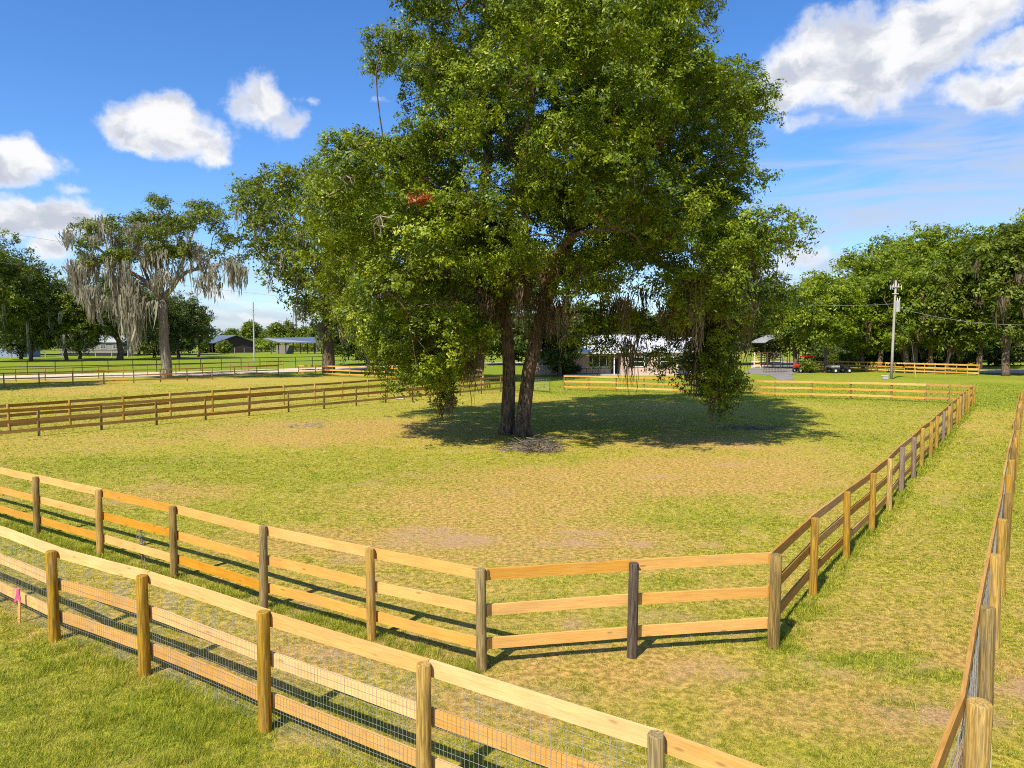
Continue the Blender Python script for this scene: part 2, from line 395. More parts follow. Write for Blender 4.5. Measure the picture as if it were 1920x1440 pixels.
GREEN = [(1600, 1235, .75, .32, .95), (1745, 1262, .8, .16, .9), (1690, 1225, .4, .14, .8), (1690, 1318, .28, .12, .9), (1480, 1150, .8, .3, .5), (1420, 1275, .7, .3, .5), (560, 1330, .9, .5, .5), (350, 1330, 1.2, .6, .45), (1175, 1085, 1.2, .3, .5), (940, 1130, .8, .3, .6), (1010, 1290, .6, .2, .5), (250, 870, 5, 2, .3), (620, 900, 6, 2, .25), (1250, 980, 3, .9, .3), (1560, 820, 3, 3, .4)]
def field(x, y):
    """how dry, bare and lush the turf is at a place"""
    n1 = fbm(x * .16 + 3, y * .16, 4); n2 = fbm(x * .9, y * .9, 4); n3 = fbm(x * 3.1 + 9, y * 3.1, 3)
    dry = blobs(x, y, DRY) * (.75 + .65 * n2) + .08 + sstep(.44, .70, n1) * .45 * (.5 + n2)
    bare = blobs(x, y, BARE) * (.55 + .9 * sstep(.38, .58, n3)) + sstep(.66, .78, n2) * .35 + sstep(.64, .76, n3) * .2
    far = sstep(56, 66, y + x * 0.42) * (1 - sstep(-12, -22, x) * sstep(96, 84, y))
    lane = sstep(0, 1.5, (x - FR0.x) * .78 - (y - FR0.y) * .626) * sstep(10, 22, y)
    nf = ((x - F1B.x) * (F1A.y - F1B.y) - (y - F1B.y) * (F1A.x - F1B.x))
    outside = sstep(0.1, 0.8, -nf * .45)         # in front of the wired fence, on the left
    lush = .55 * outside + .6 * far + .22 * lane + .5 * sstep(84, 104, y) * sstep(20, -20, x)
    for (a, b, w) in ((F2A, F2B, .45), (F1A * 1.0, F1B * 1.0, .3), (FR0, FR1, .3)):
        d = seg_dist(x, y, a, b); lush = lush + (.6 * np.exp(-(d / w) ** 2)) * (.5 + n2)
    lush = lush + sstep(.56, .74, n2) * .0 + sstep(.60, .36, n1 * .5 + n3 * .5) * .35
    gr = blobs(x, y, GREEN); lush = lush + gr * .8; bare = bare * (1 - gr); dry = dry * (1 - .8 * gr)
    bare = bare * (1 - .9 * far) * (1 - .65 * outside) * (1 - .5 * lane)
    dry = dry * (1 - .85 * far) * (1 - .7 * outside) * (1 - .5 * lane)
    return np.clip(dry, 0, 1), np.clip(bare, 0, 1), np.clip(lush, 0, 1)
def gz(x, y):
    return (fbm(x * .5, y * .5, 3) - .5) * 0.05
def build_ground():
    m, nt = material('turf')
    tc = nt.n('ShaderNodeTexCoord'); v = tc.outputs['Object']
    dry = nt.attr('dry').outputs['Fac']; bare = nt.attr('bare').outputs['Fac']; lush = nt.attr('lush').outputs['Fac']
    nf = nt.noise(v, 9.0, 8, 0.72); nm = nt.noise(v, 1.7, 6, 0.65); nb = nt.noise(v, 0.12, 5, 0.6); nff = nt.noise(v, 38, 4, 0.7)
    g = nt.mix(nt.ramp(nf, 0.40, 0.62), (0.160, 0.170, 0.012), (0.560, 0.460, 0.052))
    g = nt.mix(nt.math('MULTIPLY', nt.ramp(nm, 0.42, 0.66), 0.55), g, (0.52, 0.38, 0.12))
    g = nt.mix(nt.math('MULTIPLY', nt.ramp(nb, 0.42, 0.62), 0.35), g, (0.36, 0.36, 0.030))
    lushc = nt.mix(nt.ramp(nf, 0.40, 0.62), (0.065, 0.130, 0.008), (0.280, 0.350, 0.018))
    g = nt.mix(nt.math('MULTIPLY', lush, 0.95), g, lushc)
    dryc = nt.mix(nt.ramp(nf, 0.38, 0.62), (0.260, 0.165, 0.038), (0.620, 0.405, 0.120))
    dw = nt.math('MULTIPLY', dry, nt.ramp(nt.math('MULTIPLY_ADD', nf, 0.5, nt.math('MULTIPLY', nm, 0.5)), 0.34, 0.56, 0.25, 1.0))
    g = nt.mix(dw, g, dryc)
    soil = nt.mix(nt.ramp(nff, 0.3, 0.7), (0.25, 0.145, 0.070), (0.62, 0.42, 0.235))
    bw = nt.math('MULTIPLY', bare, nt.ramp(nf, 0.32, 0.48, 0.45, 1.0))
    g = nt.mix(bw, g, soil)
    h = nt.math('MULTIPLY_ADD', nff, 0.4, nf)
    finish(m, nt, g, 0.95, h, 0.9, 0.06, 0.1)
    def axis(lo, hi, step, far, mn):
        a = list(np.arange(lo, hi + step, step)); s = step
        while a[-1] < far: s *= 1.28; a.append(a[-1] + s)
        b = []; s = step; q = lo
        while q > mn: s *= 1.28; q -= s; b.append(q)
        return np.array(b[::-1] + a)
    xs = axis(-42, 46, .24, 4000, -4000); ys = axis(2, 72, .24, 6000, -600)
    X, Y = np.meshgrid(xs, ys, indexing='ij')
    x, y = X.ravel(), Y.ravel(); d, b, l = field(x, y)
    near = sstep(200, 80, np.abs(x) + np.abs(y - 30))
    z = gz(x, y) * near
    nx, ny = len(xs), len(ys)
    i, j = np.meshgrid(np.arange(nx - 1), np.arange(ny - 1), indexing='ij'); a = (i * ny + j).ravel()
    F = np.stack([a, a + ny, a + ny + 1, a + 1], 1)
    o = mesh_np('ground', np.stack([x, y, z], 1), F, m, attrs={'dry': d, 'bare': b, 'lush': l}, smooth=True)
    tag(o, kind='structure')
build_ground()

def build_grass():
    m, nt = material('grass_blades')
    h = nt.attr('hue').outputs['Fac']; t = nt.attr('tint').outputs['Fac']
    green = nt.mix(t, (0.110, 0.190, 0.006), (0.640, 0.620, 0.035))
    tan = nt.mix(t, (0.34, 0.24, 0.07), (0.80, 0.62, 0.27))
    c = nt.mix(h, green, tan)
    finish(m, nt, c, 0.6, None, spec=0.2, translucent=c, tfac=0.35)
    def blades(x, y, per, seed, lenm, wk, spread):
        r = np.random.default_rng(seed)
        dry, bare, lush = field(x, y)
        keep = r.random(len(x)) > bare * 1.2 + dry * .15
        x, y, dry, bare, lush = [q[keep] for q in (x, y, dry, bare, lush)]
        cg = fbm(x * 6.5 + 3, y * 6.5, 3) * .74 + fbm(x * 1.3, y * 1.3 + 8, 3) * .26    # clumps of fresh grass between straw
        cg = np.clip((cg - .5) * 4.2 + .5, 0, 1)
        keep = r.random(len(x)) < .62 + .38 * cg + .4 * lush
        x, y, dry, bare, lush, cg = [q[keep] for q in (x, y, dry, bare, lush, cg)]
        th = r.random(len(x))                            # one kind of tuft at each spot
        x, y, dry, bare, lush, th, cg = [np.repeat(q, per) for q in (x, y, dry, bare, lush, th, cg)]
        n = len(x)
        x = x + r.normal(0, spread, n); y = y + r.normal(0, spread, n)
        D = np.hypot(x, y)
        L = lenm * (.5 + .9 * r.random(n)) * (1 + .8 * lush) * (1 - .35 * dry) * (.62 + .75 * cg)
        w = wk * np.maximum(1, D / 8) * (.7 + .6 * r.random(n))
        a = r.random(n) * 2 * np.pi; ln = (.25 + .95 * r.random(n)) * L
        tx, ty = np.cos(a) * ln, np.sin(a) * ln; tz = L * (.45 + .55 * r.random(n))
        px_, py_ = -np.sin(a) * w, np.cos(a) * w
        z = gz(x, y)
        V = np.empty((n, 3, 3))
        V[:, 0] = np.stack([x - px_, y - py_, z - .005], 1); V[:, 1] = np.stack([x + px_, y + py_, z - .005], 1)
        V[:, 2] = np.stack([x + tx, y + ty, z + tz], 1)
        tan = (th * .45 + cg * .35 + r.random(n) * .20) < (.27 + .42 * dry - .30 * lush + .12 * bare)
        hue = np.where(tan, .55 + .45 * r.random(n), r.random(n) * .30 * (1 - lush) + .06)
        tint = np.clip(r.random(n) * .45 + np.repeat(r.random(n // per), per) * .7 - .1 - .15 * lush + .12 * (.5 - cg), 0, 1)
        return V.reshape(-1, 3), np.repeat(hue, 3), np.repeat(tint, 3)
    r = np.random.default_rng(5)
    n = 300000
    D = 4.2 * np.exp(r.random(n) * math.log(75 / 4.2)); X = (r.random(n) * 2 - 1) * .80 * D
    A = blades(X, D, 5, 11, .034, .0030, .028)
    # longer grass along the fence feet and in front of the wired fence
    xs, ys = [], []
    for (a, b, cnt, wd) in ((F2A, F2B, 3500, .12), (F1A - (F1B - F1A) * .6, F1B, 1500, .10), (FR0, FR1, 5000, .14)):
        t = r.random(cnt) ** 1.4; k = r.normal(0, wd, cnt)
        dv = (b - a).normalized()
        xs.append(a.x + (b.x - a.x) * t - dv.y * k); ys.append(a.y + (b.y - a.y) * t + dv.x * k)
    B = blades(np.concatenate(xs), np.concatenate(ys), 7, 12, .062, .0028, .04)
    # scattered greener clumps outside on the left
    cx = r.uniform(-7, .5, 260); cy = r.uniform(4.6, 10.5, 260)
    nf = ((cx - F1B.x) * (F1A.y - F1B.y) - (cy - F1B.y) * (F1A.x - F1B.x)) < -0.2
    cx, cy = cx[nf], cy[nf]
    C = blades(np.repeat(cx, 45) + r.normal(0, .10, len(cx) * 45), np.repeat(cy, 45) + r.normal(0, .10, len(cx) * 45), 5, 13, .052, .0028, .03)
    V = np.concatenate([A[0], B[0], C[0]]); hue = np.concatenate([A[1], B[1], C[1]]); tint = np.concatenate([A[2], B[2], C[2]])
    o = mesh_np('grass', V, np.arange(len(V)).reshape(-1, 3), m, attrs={'hue': hue, 'tint': tint})
    tag(o, 'short dry yellow green grass covering the paddock and the lane', 'grass', kind='stuff')
build_grass()

def sheet(name, pts, z, mat, kind='structure'):
    b = MB().poly([(p.x, p.y, z) for p in pts]); o = b.build(name, mat); tag(o, kind=kind); return o
def lane_mat(name, a, b):
    m, nt = material(name); tc = nt.n('ShaderNodeTexCoord'); v = tc.outputs['Object']
    n = nt.noise(v, 1.2, 7, 0.7); n2 = nt.noise(v, 0.25, 4)
    c = nt.mix(nt.ramp(nt.math('MULTIPLY_ADD', n2, 0.4, nt.math('MULTIPLY', n, 0.6)), 0.35, 0.65), a, b)
    return finish(m, nt, c, 0.95, n, 0.5, 0.05, 0.1)
M['sand'] = lane_mat('sandy_lane', (0.42, 0.35, 0.25), (0.62, 0.54, 0.42))
M['asphalt'] = lane_mat('grey_drive', (0.15, 0.14, 0.13), (0.27, 0.25, 0.23))
sheet('dirt_lane', [G(-260, 716.5), G(0, 713.5), G(200, 708), G(400, 703), G(560, 697.5), G(700, 692), G(860, 686), G(1010, 682), G(1010, 679), G(860, 681), G(700, 686), G(560, 690.5), G(400, 696), G(200, 700), G(0, 705), G(-260, 708)], .03, M['sand'])
sheet('driveway', [G(1462, 713.5), G(1488, 712), G(1484, 703), G(1500, 697), G(1500, 689), G(1560, 684.5), G(1560, 682), G(1460, 684), G(1405, 692), G(1395, 700), G(1442, 704)], .03, M['asphalt'])
sheet('gravel_yard', [G(1408, 690), G(1462, 683.6), G(1500, 681), G(1490, 677), G(1408, 677)], .034, M['sand'])
sheet('far_lane', [G(1838, 700), G(2100, 702), G(2100, 695), G(1838, 694)], .03, M['sand'])

# ------------------------------------------------------------------ fences
def post_mesh(r, H, mat, sq=False, seed=0):
    rr = random.Random(seed); b = MB(); seg = 4 if sq else 14
    zs = [-.25, 0.0, H * .3, H * .65, H - .012, H]; rad = [r * 1.05, r * 1.04, r * 1.02, r * .99, r * .96, r * .86]
    if sq: rad = [r * 1.3] * 5 + [r * 1.25]
    ph = [1 + .035 * (rr.random() - .5) for _ in range(seg)]
    for z, q in zip(zs, rad):
        for k in range(seg):
            a = 2 * math.pi * (k + .5) / seg
            b.v.append(Vector((math.cos(a) * q * ph[k], math.sin(a) * q * ph[k], z)))
    for i in range(len(zs) - 1):
        for k in range(seg): b.f.append((i * seg + k, i * seg + (k + 1) % seg, (i + 1) * seg + (k + 1) % seg, (i + 1) * seg + k))
    b.f.append(tuple((len(zs) - 1) * seg + k for k in range(seg)))
    return b
_PC = {}
def add_post(parent, loc, r, H, mat, sq=False, label=None, rz=None):
    k = (round(r, 3), round(H, 2), mat, sq, random.randint(0, 2))
    if k not in _PC:
        o = post_mesh(r, H, M[mat], sq, hash(k) & 255).build('post', M[mat], smooth=not sq); _PC[k] = o
    else:
        o = _PC[k].copy(); COL.objects.link(o)
    o.parent = parent; o.location = loc
    o.rotation_euler = (random.gauss(0, .008), random.gauss(0, .008), random.random() * 6.28 if rz is None else rz)
    if label: o['label'] = label
    return o
def add_rail(parent, a, b, w, th, mat, detail=True, name='rail'):
    a = Vector(a); b = Vector(b); d = b - a; L = d.length; n = 7 if detail else 1
    mb = MB(); ws = random.gauss(0, .006) if detail else 0; wz = random.gauss(0, .006) if detail else 0
    for i in range(n + 1):
        t = i / n; x = (t - .5) * L; k = math.sin(math.pi * t); tw = random.gauss(0, .0015) if detail else 0
        for sy, sz in ((-.5, -.5), (.5, -.5), (.5, .5), (-.5, .5)):
            mb.v.append(Vector((x, sy * th + ws * k, sz * w + wz * k + tw)))
    for i in range(n):
        for q in range(4): mb.f.append((i * 4 + q, (i + 1) * 4 + q, (i + 1) * 4 + (q + 1) % 4, i * 4 + (q + 1) % 4))
    mb.f.append((0, 1, 2, 3)); mb.f.append((n * 4 + 3, n * 4 + 2, n * 4 + 1, n * 4))
    o = mb.build(name, M[mat], parent)
    o.location = (a + b) / 2; o.rotation_euler = d.to_track_quat('X', 'Z').to_euler()
    return o
def wires(parent, segs, z0=.03, z1=1.22, dv=.0508, dh=.1016, r=.0016):
    V = []; F = []
    def prism(a, b, e1, e2):
        k = len(V)
        for p in (a, b):
            V.append(p + e1 * r); V.append(p - e1 * r * .5 + e2 * r); V.append(p - e1 * r * .5 - e2 * r)
        F.extend([(k, k + 1, k + 4, k + 3), (k + 1, k + 2, k + 5, k + 4), (k + 2, k, k + 3, k + 5)])
    zz = Vector((0, 0, 1))
    for a, b in segs:
        d = b - a; L = d.length; u = d / L; nrm = Vector((-u.y, u.x, 0)); n = int(L / dv)
        for i in range(n):
            p = a + d * ((i + .5) / n) + nrm * (.006 * math.sin(i * .7 + a.x) + random.gauss(0, .001))
            prism(p + zz * z0, p + zz * z1, nrm, u)
        z = z0
        while z <= z1 + .01:
            m = 6; sg = random.gauss(0, .008)
            for j in range(m):
                t0, t1 = j / m, (j + 1) / m
                prism(a + d * t0 + zz * (z - sg * math.sin(math.pi * t0)) + nrm * .003, a + d * t1 + zz * (z - sg * math.sin(math.pi * t1)) + nrm * .003, nrm, zz)
            z += dh
    return mesh_np('wire_mesh', np.array([tuple(v) for v in V]), np.array(F), M['wire'], parent)
def fence(label, pts, H=1.39, rails=(1.31, .81, .335), w=.155, th=.038, side=1, r=.07, rail='rail', posts='post_gold',
          wire=False, sq=False, detail=True, special={}, cat='fence', group=None, raillab={}, joint=True, ends=(0, 0), railmats=None):
    root = empty('wooden_fence', pts[0], 0, label, cat, group)
    o0 = Vector(pts[0]); P = [Vector(p) - o0 for p in pts]; n = len(P)
    for i, p in enumerate(P):
        pm, pr, ph, pl = special.get(i, (posts if isinstance(posts, str) else posts[i % len(posts)], r, H, None))
        hh = ph + (random.choice((-.02, 0, .0, .02, .03)) if detail else 0)
        add_post(root, p, pr, hh, pm, sq, pl, math.atan2((P[min(i + 1, n - 1)] - P[max(i - 1, 0)]).y, (P[min(i + 1, n - 1)] - P[max(i - 1, 0)]).x) + (math.pi / 4 - math.pi / 4 if sq else 0) if sq else None)
    segs = []
    for i in range(n - 1):
        d = (P[i + 1] - P[i]).normalized(); nr = Vector((-d.y, d.x, 0)) * side
        off = nr * (r + th / 2 - .004 + (.012 if wire else 0)); a0 = P[i] + off + d * (.004 if i else -ends[0]); b0 = P[i + 1] + off - d * (.004 if i < n - 2 else -ends[1])
        rm = railmats[i] if railmats else rail
        for z in rails:
            j = random.gauss(0, .006) if detail else 0; k = random.gauss(0, .006) if detail else 0
            add_rail(root, a0 + Vector((0, 0, z + j)), b0 + Vector((0, 0, z + k)), w, th, rm, detail)
        wo = nr * (r + .002); segs.append((P[i] + wo, P[i + 1] + wo))
    if wire: wires(root, segs)
    return root
def line(a, b, n): return [a + (b - a) * (i / n) for i in range(n + 1)]

# wired fence in front
p497, p103 = G(497, 1372), G(103, 1200)
step = (p497 - G(272, 1265)); corner = Vector((2.62, 4.28, 0))
near = [p103 - step * 3, p103 - step * 2, p103 - step * 1.0 + Vector((.03, .04, 0)), p103, G(272, 1265), p497, G(795, 1504), G(1230, 1697), corner]
fence('pale board fence with wire mesh, nearest to the viewer at the lower left', near, rail='rail_pale', wire=True, r=.075, rails=(1.31, .83, .335), w=.16,
      special={7: ('post_brown', .07, 1.41, 'weathered brown post with a rounded top'), 8: ('post_brown', .09, 1.4, None)})
# wired fence on the right
q0, q5 = G(1830, 1310, 1.39), G(1893, 890, 1.39)
st = (q5 - q0) / 5; st.z = 0; q0.z = 0
rt = [corner] + [q0 + st * i + Vector((random.gauss(0, .02), 0, 0)) for i in range(0, 19)]
wf = fence('board fence with dense wire mesh running away along the right edge of the lane', rt, rail='rail_brown', wire=True, side=1, r=.078, rails=(1.31, .82, .33),
      posts=('post_gold', 'post_gold', 'post_brown'), special={1: ('post_gold', .105, 1.39, 'thick post with a flat sawn top'), 2: ('post_brown', .085, 1.39, None)})
MB().tube([(rt[1] - rt[0]) + Vector(v) for v in ((.09, .03, 1.2), (.125, .0, 1.12), (.11, -.06, .95), (.06, -.12, .7), (.03, -.13, .45))], .004, 5).build('loose_wire', M['wire'], wf)
# paddock, front left run
fl = [G(903, 1257), G(697, 1200), G(495, 1142), G(327, 1084), G(188, 1040), G(70, 1003)]
s2 = (fl[5] - fl[3]) / 2; fl += [fl[5] + s2, fl[5] + s2 * 2]
fence('orange three board paddock fence slanting from the left edge to the front corner', fl, side=-1, posts=('post_brown', 'post_gold', 'post_brown'), special={0: ('post_brown', .072, 1.4, None)}, ends=(.05, 0))
# paddock, front run
fr = [G(903, 1257) + Vector((.0, 0, 0)), G(1185, 1232), G(1450, 1214)]
fr[0] = fr[0] + (fr[1] - fr[0]).normalized() * .055
root = empty('wooden_fence', fr[1], 0, 'short two bay orange fence at the front corner with a blackened middle post', 'fence')
add_post(root, (0, 0, 0), .073, 1.37, 'post_black', label='blackened weathered post')
for a, b in ((fr[0], fr[1]), (fr[1], fr[2])):
    d = (b - a).normalized(); nr = Vector((-d.y, d.x, 0)) * .087
    for z in (1.31, .81, .335):
        add_rail(root, a - fr[1] + nr + d * .01 + Vector((0, 0, z)), b - fr[1] + nr - d * .01 + Vector((0, 0, z + random.gauss(0, .006))), .155, .038, 'rail')
# paddock, right run
rr_ = line(G(1450, 1214), G(1826, 757.5), 19)
rr_ = [p + Vector((random.gauss(0, .03), random.gauss(0, .05), 0)) * (0 < i < 19) for i, p in enumerate(rr_)]
pat = ['post_brown', 'post_gold', 'post_gold', 'post_gold', 'post_gold', 'post_grey', 'post_grey', 'post_gold', 'post_gold', 'post_gold', 'post_grey', 'post_gold', 'post_brown', 'post_gold', 'post_gold']
fence('brown board paddock fence running away between the paddock and the grass lane', rr_, side=1, rail='rail_brown', posts=pat, special={0: ('post_brown', .085, 1.4, None), 5: ('post_grey', .075, 1.37, 'grey weathered post'), 6: ('post_grey', .075, 1.37, 'grey weathered post')})
# paddock, back run
bk = [G(1057, 731.5), G(1103.5, 732.5), G(1155, 734), G(1207, 735.5), G(1263, 738), G(1324, 740.5), G(1385, 743), G(1453, 745.5), G(1521.5, 747), G(1595, 749), G(1671, 751.5), G(1735, 754), G(1778, 755.5)]
bk[0].x += .05
fence('bright orange board fence along the far side of the paddock by the house', bk, side=-1, rail='rail', posts='post_brown', railmats=['rail'] * 11 + ['rail_brown'] * 1)
cr = [G(1778, 755.5), G(1826, 757.5)]
root = empty('wooden_fence', cr[0], 0, 'short brown fence bay closing the far right paddock corner', 'fence')
for z in (1.31, .81, .335): add_rail(root, Vector((.1, -.09, z)), cr[1] - cr[0] + Vector((-.1, -.09, z)), .155, .038, 'rail_brown')
# paddock, back left run (two parallel fences)
b1 = line(G(73, 817.5), G(939, 734.8), 13)
d1 = b1[1] - b1[0]
bl = [b1[0] - d1 * 3, b1[0] - d1 * 2, b1[0] - d1] + b1 + [b1[-1] + d1 * .5]
fence('brown board fence along the left side of the paddock', bl, side=-1, rail='rail_brown', posts='post_brown', r=.06)
b2 = line(G(18, 810), G(642, 749), 8); d2 = b2[1] - b2[0]
fence('second brown board fence just behind the left paddock fence', [b2[0] - d2 * 2, b2[0] - d2] + b2 + [b2[-1] + d2 * i for i in range(1, 6)], side=1, rail='rail_brown', posts='post_gold', r=.065, H=1.44)
# further fences
f8 = [G(-190, 738), G(-125, 734), G(-60, 730), G(8, 727), G(74, 725), G(137, 722.5), G(195, 720), G(251, 718.5), G(301, 716.5), G(351, 714.5), G(398, 711.5), G(440, 709.5), G(482, 708), G(522, 706)]
fence('weathered brown fence around the left lawn, ending beside the orange rails', f8, side=-1, rail='rail_brown', posts='post_brown', r=.06, H=1.5, rails=(1.42, .88, .34), w=.13, detail=False)
f9 = [G(560, 704), G(592, 704.5), G(624, 705.5), G(655.5, 707), G(689, 708.5), G(722, 710), G(756, 712), G(792, 714), G(828, 716.5)]
fence('bright orange fence in front of the second oak trunk', f9, side=-1, rail='rail', posts='post_brown', r=.06, detail=False, w=.17)
f9b = [G(868, 733), G(905, 728), G(905, 717), G(880, 712)]
fence('short orange fence bays behind the main oak trunk', f9b, side=-1, rail='rail', posts='post_gold', r=.06, detail=False)
f10 = line(G(-60, 706), G(203, 700), 5)[:-1] + line(G(203, 700), G(700, 685), 14)
fence('black two rail fence along the far side of the dirt lane', f10, side=-1, rail='rail_black', posts='post_black', r=.06, H=1.9, rails=(1.85, 1.15), w=.11, detail=False)
f11 = [G(-24, 718), G(30, 716), G(85, 714), G(137, 712), G(185, 709.5), G(231, 707), G(277, 705), G(330, 703), G(380, 701), G(432, 698), G(466, 696.5), G(499, 694.5), G(531, 693)]
fence('thin brown fence along the near side of the dirt lane', f11, side=-1, rail='rail_brown', posts='post_gold', r=.055, H=1.5, rails=(1.42, .8), w=.10, detail=False)
f12 = line(G(-80, 672), G(240, 670), 10)
fence('old grey wire fence with pale posts in front of the mobile home', f12, side=-1, rail='rail_dark', posts='post_silver', r=.12, H=2.2, rails=(2.0,), w=.12, detail=False)
fence('dark board fence left of the brown barn', line(G(242, 669), G(358, 666), 8), side=-1, rail='rail_dark', posts='rail_dark', r=.09, H=2.2, rails=(2.1, 1.4, .7), w=.2, detail=False)
fence('grey paddock rails between the barn and the open shed', line(G(440, 664), G(640, 662), 12), side=-1, rail='rail_dark', posts='post_silver', r=.08, H=2.4, rails=(2.3, 1.5, .7), w=.14, detail=False)
f14 = line(G(1440, 694.5), G(1590, 695.5), 6)[3:] + line(G(1593, 696), G(1835, 705), 13)[1:]
fence('orange and brown board fence below the trees at the right', f14, side=-1, rail='rail', posts='post_gold', r=.07, detail=False, w=.2, H=1.55, rails=(1.42, .9, .38))
fence('white wire fence beyond the green lawn behind the main oak', line(G(830, 683), G(1005, 680), 6), side=-1, rail='rail_dark', posts='post_silver', r=.07, H=1.8, rails=(1.75, .9), w=.08, detail=False)

# gate in the far paddock opening
ga, gb = G(1000.5, 733.8), G(1031, 736.5)
root = empty('paddock_gate', ga, 0, 'dark tube framed wire gate standing open behind the oak trunk', 'gate')
d = gb - ga; H = 1.28
fr_ = MB()
for a, b in (((0, 0, .08), (d.x, d.y, .08)), ((0, 0, H), (d.x, d.y, H)), ((0, 0, .08), (0, 0, H)), ((d.x, d.y, 0.0), (d.x, d.y, H + .12))): fr_.tube([a, b], .028, 6)
fr_.tube([(-1.5, .12, .08), (0, 0, .08)], .02, 6); fr_.tube([(-1.5, .12, H), (0, 0, H)], .02, 6)
fr_.build('gate_frame', M['metal_dark'], root)
gm = MB()
for i in range(1, 9): gm.tube([(0, 0, .08 + i * .13), (d.x, d.y, .08 + i * .13)], .004, 4)
for i in range(1, 10): gm.tube([(d.x * i / 10, d.y * i / 10, .08), (d.x * i / 10, d.y * i / 10, H)], .004, 4)
gm.build('wire_panel', M['wire'], root)

# ------------------------------------------------------------------ trees
def leaf_arrays(cl, nsub, nleaf, size, seed, flat=.75, sig=.2, tshift=0.0, droop=0.0):
    """cl (n,4): centre and radius of each leafy clump -> quads"""
    r = np.random.default_rng(seed); cl = np.asarray(cl); n = len(cl)
    w = np.maximum(1, (nsub * (cl[:, 3] / cl[:, 3].mean()) ** 2)).astype(int)
    idx = np.repeat(np.arange(n), w); m = len(idx)
    dr = r.normal(size=(m, 3)); dr /= np.linalg.norm(dr, axis=1)[:, None]
    dr[:, 2] = np.where(r.random(m) < .55, np.abs(dr[:, 2]), dr[:, 2])
    rad = cl[idx, 3] * (.35 + .75 * r.random(m) ** .6)
    sub = cl[idx, :3] + dr * rad[:, None] * np.array([1, 1, flat])
    ct = r.normal(0, .16, n); st_ = r.normal(0, .12, m) + ct[idx]
    ii = np.repeat(np.arange(m), nleaf); k = len(ii)
    d2 = r.normal(size=(k, 3)) * sig * np.array([1, 1, .75])
    # leaves of a sprig strung along an outward hanging twig
    tl = r.random(k)[:, None] * sig * 2.2; ax = dr[ii].copy(); ax[:, 2] -= .35 + droop
    P = sub[ii] + d2 * .75 + ax * tl
    bias = dr[ii] if cl.shape[1] < 7 else cl[idx[ii], 4:7] + dr[ii] * .45
    nr = r.normal(size=(k, 3)) * .55 + bias * .75 + np.array([0, 0, .4]); nr /= np.linalg.norm(nr, axis=1)[:, None]
    a = np.cross(nr, r.normal(size=(k, 3))); a /= np.linalg.norm(a, axis=1)[:, None]; b = np.cross(nr, a)
    s = size * (.6 + .8 * r.random(k))[:, None]
    V = np.empty((k, 4, 3)); V[:, 0] = P - a * s; V[:, 1] = P - b * s * .42; V[:, 2] = P + a * s; V[:, 3] = P + b * s * .42
    tint = np.clip(.42 + st_[ii] + r.normal(0, .17, k) + tshift, 0, 1)
    return V.reshape(-1, 3), np.repeat(tint, 4)
def crown_obj(cl, parent, mat, origin, name='crown', **kw):
    V, t = leaf_arrays(cl, **kw)
    return mesh_np(name, V - np.array(origin), np.arange(len(V)).reshape(-1, 4), mat, parent, {'tint': t})
